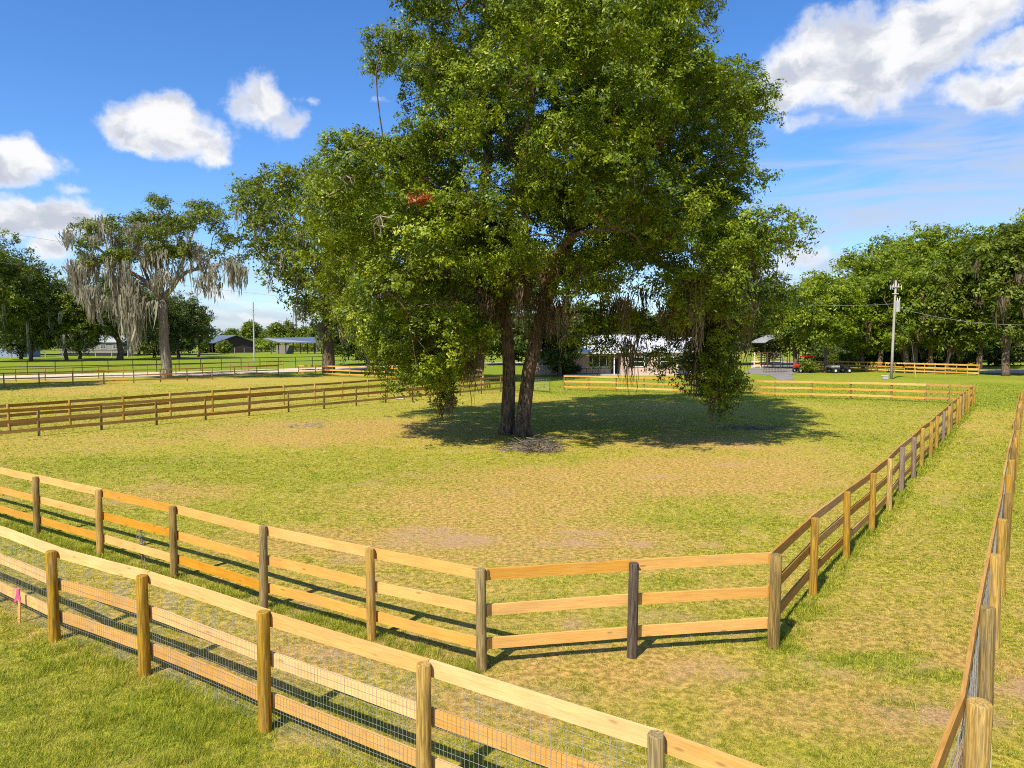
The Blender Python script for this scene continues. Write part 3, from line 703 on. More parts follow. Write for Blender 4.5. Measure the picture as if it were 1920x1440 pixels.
def skeleton(limbs, targets, origin, parent, mat, seg_trunk=12, step=.9, rtip=.018, seed=1, droop=.12, name='trunk', rmax=.30, zatt=0.0):
    """tapered limbs plus branches grown from them to every leafy clump"""
    rr = random.Random(seed); o = Vector(origin); mb = MB(); nodes = []; par = []; fixed = []
    for pts, r0, r1 in limbs:
        P = [Vector(p) for p in pts]; Q = []; Rr = []
        tot = sum((P[i + 1] - P[i]).length for i in range(len(P) - 1)); acc = 0
        for i in range(len(P) - 1):
            L = (P[i + 1] - P[i]).length; k = max(1, int(L / step))
            for j in range(k):
                t = j / k; p0 = P[max(i - 1, 0)]; p1 = P[i]; p2 = P[i + 1]; p3 = P[min(i + 2, len(P) - 1)]
                q = .5 * ((2 * p1) + (p2 - p0) * t + (2 * p0 - 5 * p1 + 4 * p2 - p3) * t * t + (3 * p1 - p0 - 3 * p2 + p3) * t ** 3)
                Q.append(q + Vector((rr.gauss(0, 1), rr.gauss(0, 1), 0)) * (.03 if r0 > .2 else .06)); Rr.append(r0 + (r1 - r0) * ((acc + L * t) / tot) ** .8)
            acc += L
        Q.append(P[-1]); Rr.append(r1)
        mb.tube([q - o for q in Q], Rr, seg_trunk, noise=.10)
        b = len(nodes)
        for i, q in enumerate(Q): nodes.append(np.array(q)); par.append(-1); fixed.append(Rr[i])
    NA = np.array(nodes); T_ = [np.array(t[:3]) for t in targets]
    order = sorted(range(len(T_)), key=lambda i: np.min(np.linalg.norm(NA - T_[i], axis=1)))
    NB = np.empty((len(nodes) + len(T_) * 14, 3)); NB[:len(nodes)] = NA; cnt = len(nodes)
    lvl = np.zeros(len(NB)); paths = []; child = {}
    for i in order:
        t = T_[i]; dd = NB[:cnt] - t; ds = np.linalg.norm(dd, axis=1) + np.maximum(0, dd[:, 2]) * .35 + lvl[:cnt] * .35 + (NB[:cnt, 2] < zatt) * 60
        k = int(np.argmin(ds)); a = Vector(NB[k]); b = Vector(t); L = (b - a).length
        n = max(2, min(7, int(L / (step * .9)) + 1)); ids = [k]; pts = [a]
        side = Vector((rr.gauss(0, 1), rr.gauss(0, 1), rr.gauss(0, .4))) * L * .08
        for j in range(1, n + 1):
            u = j / n; p = a.lerp(b, u) + side * math.sin(math.pi * u) + Vector((0, 0, L * droop * math.sin(math.pi * u)))
            if cnt < len(NB):
                NB[cnt] = p; lvl[cnt] = lvl[k] + 1; par.append(ids[-1]); ids.append(cnt); cnt += 1
            pts.append(p)
        paths.append((ids, pts))
    area = np.zeros(cnt); tips = set(range(len(nodes), cnt)); haschild = set(p for p in par if p >= 0)
    for i in range(cnt - 1, -1, -1):
        if i >= len(nodes):
            if i not in haschild: area[i] = rtip ** 2.1
            if par[i] >= 0: area[par[i]] += area[i]
    rad = area ** (1 / 2.1)
    for ids, pts in paths:
        rs = [min(rad[i], rmax) for i in ids]
        if ids[0] < len(nodes): rs[0] = min(rs[1] * 1.4, fixed[ids[0]] * .8)
        else: rs[0] = min(rs[0], rs[1] * 1.3)
        rs = [max(q, rtip) for q in rs]
        if len(rs) == len(pts): mb.tube([p - o for p in pts], rs, 5, cap=False)
    return mb.build(name, mat, parent, smooth=True)
def moss_obj(anchors, parent, origin, mat, seed=3, strands=14, spread=.25, width=.035, name='moss'):
    """anchors (n,4): x y z length of each hanging beard"""
    r = np.random.default_rng(seed); A = np.asarray(anchors); idx = np.repeat(np.arange(len(A)), strands); k = len(idx)
    L = A[idx, 3] * (.25 + .85 * r.random(k)); off = r.normal(0, 1, (k, 2)) * spread * np.minimum(1.0, .5 + A[idx, 3] / 3)[:, None]
    p = A[idx, :3].copy(); p[:, 0] += off[:, 0]; p[:, 1] += off[:, 1]; p[:, 2] += r.normal(0, .15, k)
    a = r.random(k) * np.pi; w = width * (.6 + r.random(k)); ns = 6; V = np.empty((k, ns + 1, 2, 3)); sway = r.normal(0, .07, (k, 2))
    for i in range(ns + 1):
        u = i / ns; c = p.copy(); c[:, 2] -= L * u; pin = 1 - .55 * u
        c[:, 0] = A[idx, 0] + off[:, 0] * pin + sway[:, 0] * L * u * u + r.normal(0, .045, k); c[:, 1] = A[idx, 1] + off[:, 1] * pin + sway[:, 1] * L * u * u
        ww = w * (1.0 if i < ns else .15) * (.8 + .5 * np.sin(u * 5 + a * 3))
        V[:, i, 0] = c; V[:, i, 1] = c
        V[:, i, 0, 0] -= np.cos(a) * ww; V[:, i, 0, 1] -= np.sin(a) * ww; V[:, i, 1, 0] += np.cos(a) * ww; V[:, i, 1, 1] += np.sin(a) * ww
    base = (np.arange(k) * (ns + 1) * 2)[:, None] + (np.arange(ns) * 2)[None, :]
    F = np.stack([base, base + 1, base + 3, base + 2], -1).reshape(-1, 4)
    t = np.repeat(np.clip(r.normal(.5, .25, k), 0, 1), (ns + 1) * 2)
    return mesh_np(name, V.reshape(-1, 3) - np.array(origin), F, mat, parent, {'tint': t})
def inside(poly, x, y):
    n = len(poly); c = np.zeros(len(x), bool); j = n - 1
    for i in range(n):
        xi, yi = poly[i]; xj, yj = poly[j]
        c ^= ((yi > y) != (yj > y)) & (x < (xj - xi) * (y - yi) / (yj - yi + 1e-9) + xi); j = i
    return c
def edge_dist(poly, x, y):
    d = np.full(len(x), 1e9); n = len(poly)
    for i in range(n):
        (ax, ay), (bx, by) = poly[i], poly[(i + 1) % n]; dx, dy = bx - ax, by - ay
        t = np.clip(((x - ax) * dx + (y - ay) * dy) / (dx * dx + dy * dy + 1e-9), 0, 1)
        d = np.minimum(d, np.hypot(x - ax - t * dx, y - ay - t * dy))
    return d
def outline_clumps(poly_px, D, depth, n, rlo, rhi, seed, holes=(), minsep=.8, frontbias=.5, base_z=.8):
    """a crown of the surveyed outline, rounded in depth: clumps at and under its surface"""
    r = np.random.default_rng(seed); sc = D / F_PX; out = []
    poly = [(a * 1.0, b * 1.0) for a, b in poly_px]
    xs = [a for a, b in poly]; ys = [b for a, b in poly]; tries = 0
    N = n * 60; X = r.uniform(min(xs), max(xs), N); Y = r.uniform(min(ys), max(ys), N)
    ok = inside(poly, X, Y); X, Y = X[ok], Y[ok]; E = edge_dist(poly, X, Y) * sc; emax = depth
    for x, y, e in zip(X, Y, E):
        if len(out) >= n: break
        rad = r.uniform(rlo, rhi) * min(1.0, .45 + e / 2.2)
        if e < rad * .7: continue
        skip = False
        for (hx, hy, hr) in holes:
            if math.hypot((x - hx), (y - hy)) < hr * (.7 + .6 * r.random()): skip = True; break
        if skip: continue
        th = depth * math.sqrt(max(0, 1 - (1 - min(1, e / emax)) ** 2))
        u = r.random(); u = 1 - (1 - u) ** 2 * .75 if u > .3 else u
        dy = th * u * (-1 if r.random() < frontbias else 1)
        p = T(x, y, D + dy)
        if p.z < base_z: continue
        q = np.array((p.x, p.y, p.z))
        if out:
            A = np.array(out); dd = np.linalg.norm(A[:, :3] - q, axis=1)
            if dd.min() < minsep * rad: continue
        out.append((p.x, p.y, p.z, rad))
    return np.array(out)

def masses_to_clumps(ms, per, rk, seed, flat=.8):
    """each big leafy mass becomes a dome of small clumps, open underneath"""
    r = np.random.default_rng(seed); out = []
    for (x, y, z, R_) in ms:
        n = max(3, int(per * (R_ / 2.0) ** 2)); k = 0
        while k < n:
            d = r.normal(size=3); d /= np.linalg.norm(d)
            if d[2] < -.35 and r.random() < .8: continue
            q = (.72 + .38 * r.random()) if r.random() < .8 else r.random() * .7
            out.append((x + d[0] * R_ * q, y + d[1] * R_ * q, z + d[2] * R_ * q * flat, rk * r.uniform(.7, 1.2), d[0], d[1], d[2])); k += 1
    return np.array(out)
# the main oak
MD = 34.0
mb_ = G(966, 817)
oak = empty('oak_tree', mb_, 0, 'huge twin trunk oak with a dense green crown standing in the middle of the paddock', 'tree')
OUT = [(770, -130), (732, 0), (748, 60), (705, 95), (692, 140), (722, 160), (735, 215), (700, 262), (690, 195), (655, 190), (615, 250), (598, 285), (590, 350), (560, 400), (578, 450), (560, 500), (590, 560),
       (640, 610), (668, 660), (725, 690), (745, 730), (790, 748), (835, 752), (850, 715), (895, 700), (905, 660), (880, 600), (905, 560), (950, 540), (1010, 520), (1060, 540), (1075, 620), (1130, 655), (1180, 640), (1215, 690),
       (1260, 640), (1300, 690), (1325, 740), (1345, 785), (1372, 765), (1378, 720), (1400, 690), (1390, 640), (1420, 650), (1470, 590), (1478, 520), (1475, 450), (1520, 390), (1488, 348), (1428, 352), (1420, 330), (1430, 270), (1442, 225), (1432, 150), (1420, 95), (1372, 75), (1360, 0), (1340, -130), (1050, -190)]
HOL = [(940, 330, 22), (1190, 330, 16), (860, 75, 46), (885, 20, 40), (905, 120, 24), (812, 215, 34), (780, 110, 14), (1250, 240, 14), (1290, 270, 12), (1165, 540, 30), (1215, 560, 30), (1080, 490, 10), (1010, 150, 10), (1130, 120, 10), (1255, 620, 18), (1318, 95, 10), (925, 620, 22), (1060, 350, 14), (780, 160, 14)]
ms = outline_clumps(OUT, MD, 11, 210, 1.1, 2.25, 21, HOL, 1.02, base_z=2.2)
for (x, y, q, dy) in ((720, 612, 1.5, -3), (795, 632, 1.5, -4), (862, 612, 1.3, -2), (752, 678, 1.15, -3), (822, 686, 1.15, -3), (668, 590, 1.3, 0), (880, 655, .9, 1), (700, 650, 1.0, 1), (792, 700, .9, -2),
                      (1352, 640, 1.2, -1), (1408, 600, 1.4, 0), (1452, 560, 1.3, 1), (1310, 610, 1.2, 0), (1345, 700, .75, -1)):
    p = T(x, y, MD + dy); ms = np.vstack([ms, (p.x, p.y, p.z, q)])
md = masses_to_clumps(ms, 27, .46, 22, .72)
ed = outline_clumps(OUT, MD, 4, 260, .45, .7, 23, HOL, 1.1, base_z=1.0)
rf_ = np.random.default_rng(31); fill = []
while len(fill) < 105:                      # inner shaded foliage behind the trunks
    x, y = rf_.uniform(620, 1450), rf_.uniform(-60, 600)
    if not inside(OUT, np.array([x]), np.array([y]))[0] or edge_dist(OUT, np.array([x]), np.array([y]))[0] < 70: continue
    if any(math.hypot(x - hx, y - hy) < hr * 1.1 for hx, hy, hr in HOL): continue
    p = T(x, y, MD + rf_.uniform(-3.5, 6.5)); fill.append((p.x, p.y, p.z, rf_.uniform(.8, 1.2)))
fill = np.array(fill); mc = np.vstack([ms, ed])
# hanging sprays reaching towards the ground
for (x, y, n, dx) in ((1245, 694, 3, 16), (1275, 684, 3, 14), (1010, 560, 8, 40), (1075, 560, 8, 24), (920, 560, 6, 22), (1100, 668, 5, 22), (1140, 660, 5, 20), (1348, 775, 9, 10), (1362, 745, 8, 16), (1340, 720, 8, 22), (850, 700, 6, 20), (700, 700, 5, 18), (1318, 735, 6, 12), (790, 745, 7, 26), (835, 752, 3, 10), (750, 735, 5, 14), (1295, 712, 4, 10), (1380, 742, 4, 8), (1215, 695, 3, 10)):
    for i in range(n):
        p = T(x + random.gauss(0, dx), y - 14 * i * .9, MD + random.gauss(-1.2, .8)); mc = np.vstack([mc, (p.x, p.y, p.z, .42 + .03 * i)])
lim = lambda L: [T(x, y, D) for x, y, D in L]
b0, b1_ = G(952, 815), G(980, 818)
limbs = [([b0 + Vector((0, .1, -.3)), b0 + Vector((0, .1, .5))] + lim([(953, 730, 34.2), (951, 640, 34.3), (944, 560, 34.4), (925, 470, 34.2)]), .35, .26),
         ([b1_ + Vector((0, 0, -.3)), b1_ + Vector((0, 0, .5))] + lim([(986, 740, 34), (1000, 650, 34), (1018, 580, 33.9), (1050, 500, 33.6), (1072, 430, 33.5)]), .35, .28),
         (lim([(925, 470, 34.2), (905, 380, 35), (915, 270, 35.5), (900, 150, 35.5), (860, 20, 36)]), .34, .10),
         (lim([(925, 470, 34.2), (860, 400, 32), (790, 330, 30), (720, 270, 29)]), .26, .07),
         (lim([(944, 550, 34.4), (880, 520, 32.5), (790, 520, 29.5), (700, 560, 28)]), .22, .06),
         (lim([(930, 490, 34.2), (850, 470, 37), (760, 440, 40), (680, 420, 42)]), .24, .06),
         (lim([(925, 470, 34.2), (960, 390, 32), (985, 280, 30), (1000, 150, 29.5), (1010, 20, 30)]), .28, .08),
         (lim([(1072, 430, 33.5), (1085, 330, 34), (1100, 200, 34.5), (1120, 60, 35), (1130, -60, 35)]), .34, .10),
         (lim([(1072, 430, 33.5), (1150, 370, 32), (1240, 270, 31), (1310, 170, 30.5)]), .28, .07),
         (lim([(1055, 490, 33.6), (1140, 470, 34), (1230, 490, 34), (1300, 540, 33), (1345, 640, 33), (1352, 720, 32.8)]), .26, .05),
         (lim([(1050, 500, 33.6), (1120, 470, 36), (1240, 440, 39), (1350, 400, 42)]), .24, .06),
         (lim([(1018, 580, 33.9), (1030, 500, 31), (1080, 440, 28), (1150, 430, 26)]), .24, .06),
         (lim([(1072, 430, 33.5), (1180, 380, 36), (1300, 320, 38), (1400, 260, 38)]), .24, .06),
         (lim([(925, 470, 34.2), (860, 320, 38), (830, 240, 39)]), .22, .06)]
mc = np.vstack([mc, md[::3, :4]])
spray = mc[len(ms):len(mc) - len(md[::3])]
skeleton(limbs, mc, mb_, oak, M['bark'], seg_trunk=18, step=.8, rtip=.016, seed=5, zatt=5.2)
fl_ = MB()
for c, rr0 in ((b0 + Vector((0, .1, 0)), .33), (b1_, .33)):
    for k in range(7):
        a = k * .9 + .3; u = Vector((math.cos(a), math.sin(a), 0))
        fl_.tube([c - mb_ + u * rr0 * .55 + Vector((0, 0, .75)), c - mb_ + u * rr0 * .9 + Vector((0, 0, .28)), c - mb_ + u * (rr0 * 1.3) + Vector((0, 0, -.08))], [.09, .14, .10], 8)
fl_.build('root_flare', M['bark'], oak, smooth=True)
sd = spray[:, :3] - np.array((mb_.x, mb_.y, 9)); sd /= np.linalg.norm(sd, axis=1)[:, None]
fd = np.hstack([fill, rf_.normal(size=(len(fill), 3)) * .5])
md = np.vstack([md, np.hstack([spray, sd]), fd, fd * np.array([1, 1, 1, .8, 1, 1, 1])])
crown_obj(md, oak, M['leaf_oak'], mb_, nsub=10, nleaf=25, size=.074, seed=8, sig=.14, droop=.05)
ma = []
for (x, y, n, sp, L, dd) in ((960, 520, 15, 30, 1.6, 1.0), (1050, 500, 12, 34, 1.5, 1.0), (1330, 520, 26, 42, 2.0, 1.6), (1270, 560, 10, 30, 1.6, 1.5), (900, 560, 10, 24, 1.3, 1.2), (975, 260, 10, 24, 2.0, 1.0), (890, 220, 8, 16, 1.6, 1.0), (825, 90, 8, 14, 1.8, 1.0), (1155, 560, 8, 24, 1.5, 1),
                             (1178, 640, 3, 5, 2.2, .4), (1300, 680, 2, 4, 1.6, .3), (1335, 720, 4, 8, 1.4, .5), (890, 640, 10, 14, 1.8, 1.2), (1040, 570, 12, 20, 1.6, 1), (915, 500, 10, 20, 1.5, 1), (835, 750, 4, 8, .8, .6)):
    for i in range(n):
        p = T(x + random.gauss(0, sp), y + random.gauss(0, sp * .5), MD - 1.2 + random.gauss(0, dd)); ma.append((p.x, p.y, p.z, L * (.5 + random.random())))
moss_obj(ma, oak, mb_, M['moss_brown'], strands=26, spread=.22, width=.022)
dk = MB()
for (x, y, L, n) in ((712, 405, .9, 9), (1100, 60, .9, 10), (1320, 45, 1.2, 12), (800, 130, 1.0, 8), (1350, 300, .7, 6), (1210, 330, .8, 6), (650, 330, .6, 5)):
    p = T(x, y, MD - 8.5 if 600 < x < 1300 and y > 200 else MD - 4) - mb_
    for i in range(n):
        e = p + Vector((random.gauss(0, .35) * L, random.gauss(0, .3), (-1 if y > 300 else -.2) * L * random.random())); m_ = (p + e) / 2 + Vector((random.gauss(0, .12), 0, random.gauss(0, .12)))
        dk.tube([p, m_, e], [.022, .016, .007], 4)
dk.build('dead_twigs', M['twig'], oak)
p = T(783, 372, MD - 7.5)
crown_obj(np.array([(p.x, p.y, p.z, .26), (p.x + .3, p.y, p.z - .1, .2)]), oak, M['leaf_rust'], mb_, name='dead_leaves', nsub=14, nleaf=12, size=.07, seed=3, sig=.1)

# generic trees
def tree(label, px, base_py, top_py, width_px, mat='leaf_mid', seed=1, lo=.30, nclump=70, leaf=.22, nsub=13, nleaf=12, cat='tree', group=None, name='oak_tree', bark='bark', tr=.45, moss=0, mossmat='moss', lean=0.0, lobes=.35, depth=None, tshift=0.0, D=None, trunks=1, multi=False):
    b = G(px, base_py); 
    if D: b = T(px, base_py, D); b.z = 0
    D_ = b.y; sc = D_ / F_PX
    H = T(px, top_py, D_).z; W = width_px * sc * .5; r = np.random.default_rng(seed); rr = random.Random(seed)
    root = empty(name, b, rr.random() * 0, label, cat, group)
    cz0 = H * lo; cz = (cz0 + H) / 2; hz = (H - cz0) / 2; dp = depth or W
    cl = []; tries = 0; cr = max(W, hz) * .22
    while len(cl) < nclump and tries < nclump * 60:
        tries += 1
        d = r.normal(size=3); d /= np.linalg.norm(d)
        az = math.atan2(d[1], d[0]); lob = 1 - lobes * (.5 + .5 * math.sin(az * 3 + seed + d[2] * 2.5)) * r.random()
        q = (.35 + .65 * r.random() ** .55) * lob
        rad = cr * r.uniform(.55, 1.1)
        p = np.array([d[0] * (W - rad * .6) * q, d[1] * (dp - rad * .6) * q, cz + d[2] * (hz - rad * .6) * q])
        p[0] += lean * (p[2] / H)
        if d[2] < 0: p[:2] *= 1.0
        if cl and np.min(np.linalg.norm(np.array(cl)[:, :3] - p, axis=1)) < rad * .5: continue
        cl.append((*p, rad))
    cl = np.array(cl); W3 = cl.copy(); W3[:, 0] += b.x; W3[:, 1] += b.y
    lb = []
    for t in range(trunks):
        ox = (t - (trunks - 1) / 2) * tr * 1.6
        tt = b + Vector((lean * .5 + ox * 2 + rr.gauss(0, .2), rr.gauss(0, .3), cz0 + hz * .4))
        lb.append(([b + Vector((ox, 0, -.3)), b + Vector((ox, 0, .6)), b + Vector((ox * 1.4 + lean * .2 + rr.gauss(0, .15), 0, cz0 * .7)), tt], tr * 1.1, tr * .6))
        for k in range(4):
            a = k * 1.57 + rr.random(); e = tt + Vector((math.cos(a) * W * .5, math.sin(a) * dp * .5, hz * rr.uniform(.2, .9))); lb.append(([tt - Vector((0, 0, rr.random() * hz * .3)), tt.lerp(e, .5) + Vector((0, 0, .3)), e], tr * .45, tr * .12))
    bigc = W3.copy(); W3s = masses_to_clumps(bigc * np.array([1, 1, 1, 1.0]), 7 * (2.0 ** 2) / (bigc[:, 3].mean() ** 2) , bigc[:, 3].mean() * .42, seed + 7)
    skeleton(lb, bigc, b, root, M[bark], seg_trunk=10, step=1.4, rtip=.03, seed=seed)
    crown_obj(W3s, root, M[mat], b, nsub=max(2, int(nsub / 4.0)), nleaf=nleaf, size=leaf, seed=seed + 50, sig=leaf * 1.5, tshift=tshift)
    if moss:
        low = W3[W3[:, 2] < cz + hz * .5]; A = []
        for i in range(moss):
            c = low[r.integers(len(low))]; A.append((c[0] + r.normal() * c[3] * .7, c[1] - abs(r.normal()) * c[3] * .7, c[2] - c[3] * .3, (1.0 + 3.2 * r.random() ** 2) * H / 20))
        moss_obj(A, root, b, M[mossmat], seed=seed, strands=12, spread=.35, width=.06)
    return root

# two oaks left of the paddock, with their own outlines
D2 = G(313, 711).y; b = G(313, 711)
mo = empty('oak_tree', b, 0, 'open grey limbed oak draped with long Spanish moss behind the left paddock fences', 'tree')
OUT2 = [(128, 432), (150, 405), (205, 402), (250, 388), (285, 395), (283, 366), (310, 358), (345, 365), (350, 395), (372, 362), (405, 372), (420, 400), (450, 440), (470, 500), (440, 510), (400, 485), (350, 500), (300, 510), (240, 500), (200, 520), (150, 500), (120, 470)]
h2 = [(205, 470, 14), (265, 440, 18), (255, 470, 14), (330, 412, 14), (390, 440, 16), (235, 410, 14), (300, 400, 13), (425, 470, 16), (350, 450, 14), (175, 440, 12), (295, 375, 6), (358, 380, 12), (280, 495, 12), (340, 490, 12)]
m2 = outline_clumps(OUT2, D2, 6, 60, .9, 1.9, 4, h2, .95)
c2 = masses_to_clumps(m2, 15, .48, 5, .5)
lim2 = lambda L: [T(x, y, D2 + d) for x, y, d in L]
skeleton([([b + Vector((0, 0, -.3)), b + Vector((0, 0, 1))] + lim2([(308, 640, 0), (306, 590, 0), (305, 562, 0)]), .62, .48),
          (lim2([(305, 562, 0), (270, 525, -1), (235, 505, -2), (190, 470, -3), (150, 440, -3)]), .36, .08),
          (lim2([(305, 562, 0), (325, 535, -1), (350, 510, -2), (400, 500, -3), (440, 490, -3)]), .34, .08),
          (lim2([(305, 570, 0), (300, 500, 1), (310, 440, 1), (320, 385, 1)]), .30, .07), (lim2([(325, 535, 0), (350, 470, 2), (375, 400, 3)]), .24, .06),
          (lim2([(285, 540, 0), (250, 460, 2), (220, 415, 3)]), .24, .06), (lim2([(300, 550, 0), (240, 520, 4), (180, 500, 5)]), .22, .06)],
         np.vstack([m2, c2[::4, :4]]), b, mo, M['bark_grey'], seg_trunk=12, step=1.1, rtip=.03, seed=9)
crown_obj(c2, mo, M['leaf_mid'], b, nsub=7, nleaf=13, size=.145, seed=19, sig=.24)
A = []
for (x, y, n, sp, L) in ((168, 480, 16, 10, 4.2), (145, 500, 16, 10, 4.0), (178, 560, 10, 8, 3.2), (168, 540, 8, 7, 4.0), (235, 530, 22, 16, 5.0), (245, 590, 12, 9, 4.6), (215, 500, 14, 14, 3.6), (275, 470, 12, 12, 2.6), (295, 465, 14, 10, 2.8), (330, 500, 18, 26, 2.2), (395, 505, 18, 22, 2.6),
                         (438, 500, 12, 10, 3.4), (232, 440, 10, 16, 2.4), (190, 420, 10, 18, 2.4), (130, 440, 8, 8, 2.6), (375, 470, 10, 20, 2.0), (335, 440, 8, 16, 1.8), (260, 420, 8, 20, 1.8), (255, 560, 12, 22, 3.6), (300, 520, 12, 14, 2.0)):
    for i in range(n):
        p = T(x + random.gauss(0, sp * .8), y + random.gauss(0, sp * .6), D2 - 2.5 + random.gauss(0, 1.5)); A.append((p.x, p.y, p.z, L * (.4 + .7 * random.random())))
moss_obj(A, mo, b, M['moss'], seed=6, strands=15, spread=.34, width=.06)

D3 = G(617, 702).y; b = G(617, 702)
so = empty('oak_tree', b, 0, 'tall dark oak with hanging moss, its thick trunk behind the bright orange rails', 'tree')
OUT3 = [(425, 345), (455, 325), (480, 330), (510, 306), (560, 312), (600, 290), (660, 300), (740, 380), (760, 560), (720, 650), (655, 655), (620, 640), (560, 605), (545, 570), (505, 545), (470, 490), (445, 460), (455, 420), (430, 385)]
c3 = outline_clumps(OUT3, D3, 9.5, 300, .9, 1.7, 14, [(500, 430, 12), (470, 400, 9), (560, 400, 10), (520, 500, 10)], .75)
lim3 = lambda L: [T(x, y, D3 + d) for x, y, d in L]
skeleton([([b + Vector((0, 0, -.3)), b + Vector((0, 0, 1.2))] + lim3([(616, 640, 0), (612, 590, 0), (606, 540, 0)]), .95, .62),
          (lim3([(613, 600, 0), (632, 560, -1), (655, 500, -1), (670, 420, 0)]), .5, .12), (lim3([(606, 540, 0), (575, 470, 0), (545, 400, 0), (520, 340, 0)]), .42, .10),
          (lim3([(606, 540, 0), (550, 520, -3), (490, 470, -4)]), .32, .08), (lim3([(606, 540, 0), (610, 450, 2), (600, 340, 2)]), .36, .08)],
         c3, b, so, M['bark'], seg_trunk=12, step=1.3, rtip=.035, seed=19)
crown_obj(c3, so, M['leaf_mid'], b, nsub=13, nleaf=12, size=.25, seed=29, sig=.4)
A = []
for i in range(110):
    c = c3[random.randrange(len(c3))]; A.append((c[0], c[1] - .5, c[2] - .5, random.uniform(.8, 3.2)))
moss_obj(A, so, b, M['moss'], seed=26, strands=13, spread=.36, width=.06)

LT = 'trees left of the paddock'; BT = 'trees behind the main oak and the house'; RT = 'trees at the right edge of the field'; FT = 'far trees on the horizon'
tree('dense dark tree at the far left edge of the picture, behind the grey wire fence', -25, 679, 418, 210, 'leaf_mid', 31, .10, 150, .30, 12, 12, group=LT, moss=40, mossmat='moss')
tree('green tree with light outer leaves, second from the left edge', 58, 677, 474, 165, 'leaf_mid', 32, .06, 120, .28, 12, 12, group=LT, moss=30, tshift=.1)
tree('low mossy tree left of the open moss draped oak', 125, 676, 522, 175, 'leaf_mid', 33, .05, 120, .28, 12, 12, group=LT, moss=70, tshift=.1)
tree('dark moss hung tree directly behind the open moss draped oak', 225, 675, 500, 210, 'leaf_dark', 34, .12, 150, .28, 12, 12, group=LT, moss=100, tr=.8)
tree('dark bushy tree right of the moss draped oak trunk', 335, 672, 545, 125, 'leaf_dark', 35, .03, 110, .28, 12, 12, group=LT, moss=10)
tree('smaller leafy tree at the right end of the left clump, by the barn', 372, 669, 582, 56, 'leaf_mid', 36, .05, 60, .28, 12, 12, group=LT)
tree('low dark tree in front of the blue grey house', 40, 674, 600, 90, 'leaf_dark', 37, .1, 60, .28, 12, 12, group=LT, moss=20)
tree('low leafy tree before the mobile home', 150, 673, 598, 80, 'leaf_dark', 38, .1, 60, .28, 12, 12, group=LT, moss=30)
tree('round bush beside the mobile home end', 290, 671, 612, 70, 'leaf_dark', 39, .02, 60, .28, 12, 12, group=LT)
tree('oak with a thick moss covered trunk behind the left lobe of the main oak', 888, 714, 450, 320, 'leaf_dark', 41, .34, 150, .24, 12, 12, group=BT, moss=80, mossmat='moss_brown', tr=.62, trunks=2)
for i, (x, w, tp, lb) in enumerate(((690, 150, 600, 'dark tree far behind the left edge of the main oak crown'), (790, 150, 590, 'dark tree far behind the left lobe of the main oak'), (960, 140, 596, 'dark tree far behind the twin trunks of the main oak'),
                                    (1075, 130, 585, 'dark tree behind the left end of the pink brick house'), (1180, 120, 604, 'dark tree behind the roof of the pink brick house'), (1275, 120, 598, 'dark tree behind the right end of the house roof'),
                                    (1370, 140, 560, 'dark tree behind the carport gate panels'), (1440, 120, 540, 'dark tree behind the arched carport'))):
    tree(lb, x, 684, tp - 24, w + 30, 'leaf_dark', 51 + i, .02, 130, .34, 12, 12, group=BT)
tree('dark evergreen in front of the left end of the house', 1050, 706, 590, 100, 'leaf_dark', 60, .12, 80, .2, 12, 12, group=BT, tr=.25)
tree('dark tree with a sunlit top just right of the main oak crown', 1492, 692, 524, 90, 'leaf_mid', 61, .12, 90, .26, 12, 12, group=RT)
tree('bright green tree with a pale trunk beside the driveway', 1548, 699, 500, 150, 'leaf_bright', 62, .15, 130, .22, 12, 12, group=RT, tr=.3)
tree('bright green tree between the driveway and the utility pole', 1618, 696, 512, 130, 'leaf_bright', 63, .10, 110, .22, 12, 12, group=RT, tr=.3)
tree('tall dark tree rising behind the two bright green trees', 1650, 690, 432, 190, 'leaf_bright', 64, .15, 140, .28, 12, 12, group=RT)
tree('broad tree with a forked mossy trunk just right of the utility pole', 1708, 699, 470, 190, 'leaf_bright', 65, .14, 130, .24, 12, 12, group=RT, tr=.5, trunks=2, moss=40, mossmat='moss_brown', tshift=-.1)
tree('tall dark tree behind the forked mossy trunk', 1745, 690, 408, 180, 'leaf_bright', 66, .12, 140, .28, 12, 12, group=RT, moss=30, mossmat='moss_brown')
tree('slim trunked dark tree left of the sandy field entrance', 1778, 701, 470, 140, 'leaf_mid', 67, .10, 100, .24, 12, 12, group=RT, tr=.28, moss=30, mossmat='moss_brown')
tree('tall tree behind the sandy field entrance', 1835, 692, 402, 180, 'leaf_bright', 68, .12, 130, .28, 12, 12, group=RT, moss=30, mossmat='moss_brown')
tree('tall tree with a thick pale trunk near the right edge of the picture', 1886, 705, 395, 150, 'leaf_mid', 69, .16, 130, .24, 12, 12, group=RT, tr=.5, moss=40, mossmat='moss_brown')
tree('tallest tree, partly cut off by the right edge of the picture', 1962, 703, 372, 210, 'leaf_bright', 70, .12, 140, .26, 12, 12, group=RT, tr=.5, moss=30, mossmat='moss_brown')
tree('tree beyond the right edge of the picture', 2080, 703, 380, 200, 'leaf_mid', 71, .30, 100, .3, 10, 12, group=RT)
tree('big tree beyond the left edge of the picture', -205, 735, 330, 330, 'leaf_mid', 72, .25, 90, .3, 10, 12, group=LT, moss=30)
UB = 'undergrowth bushes under the right hand trees'
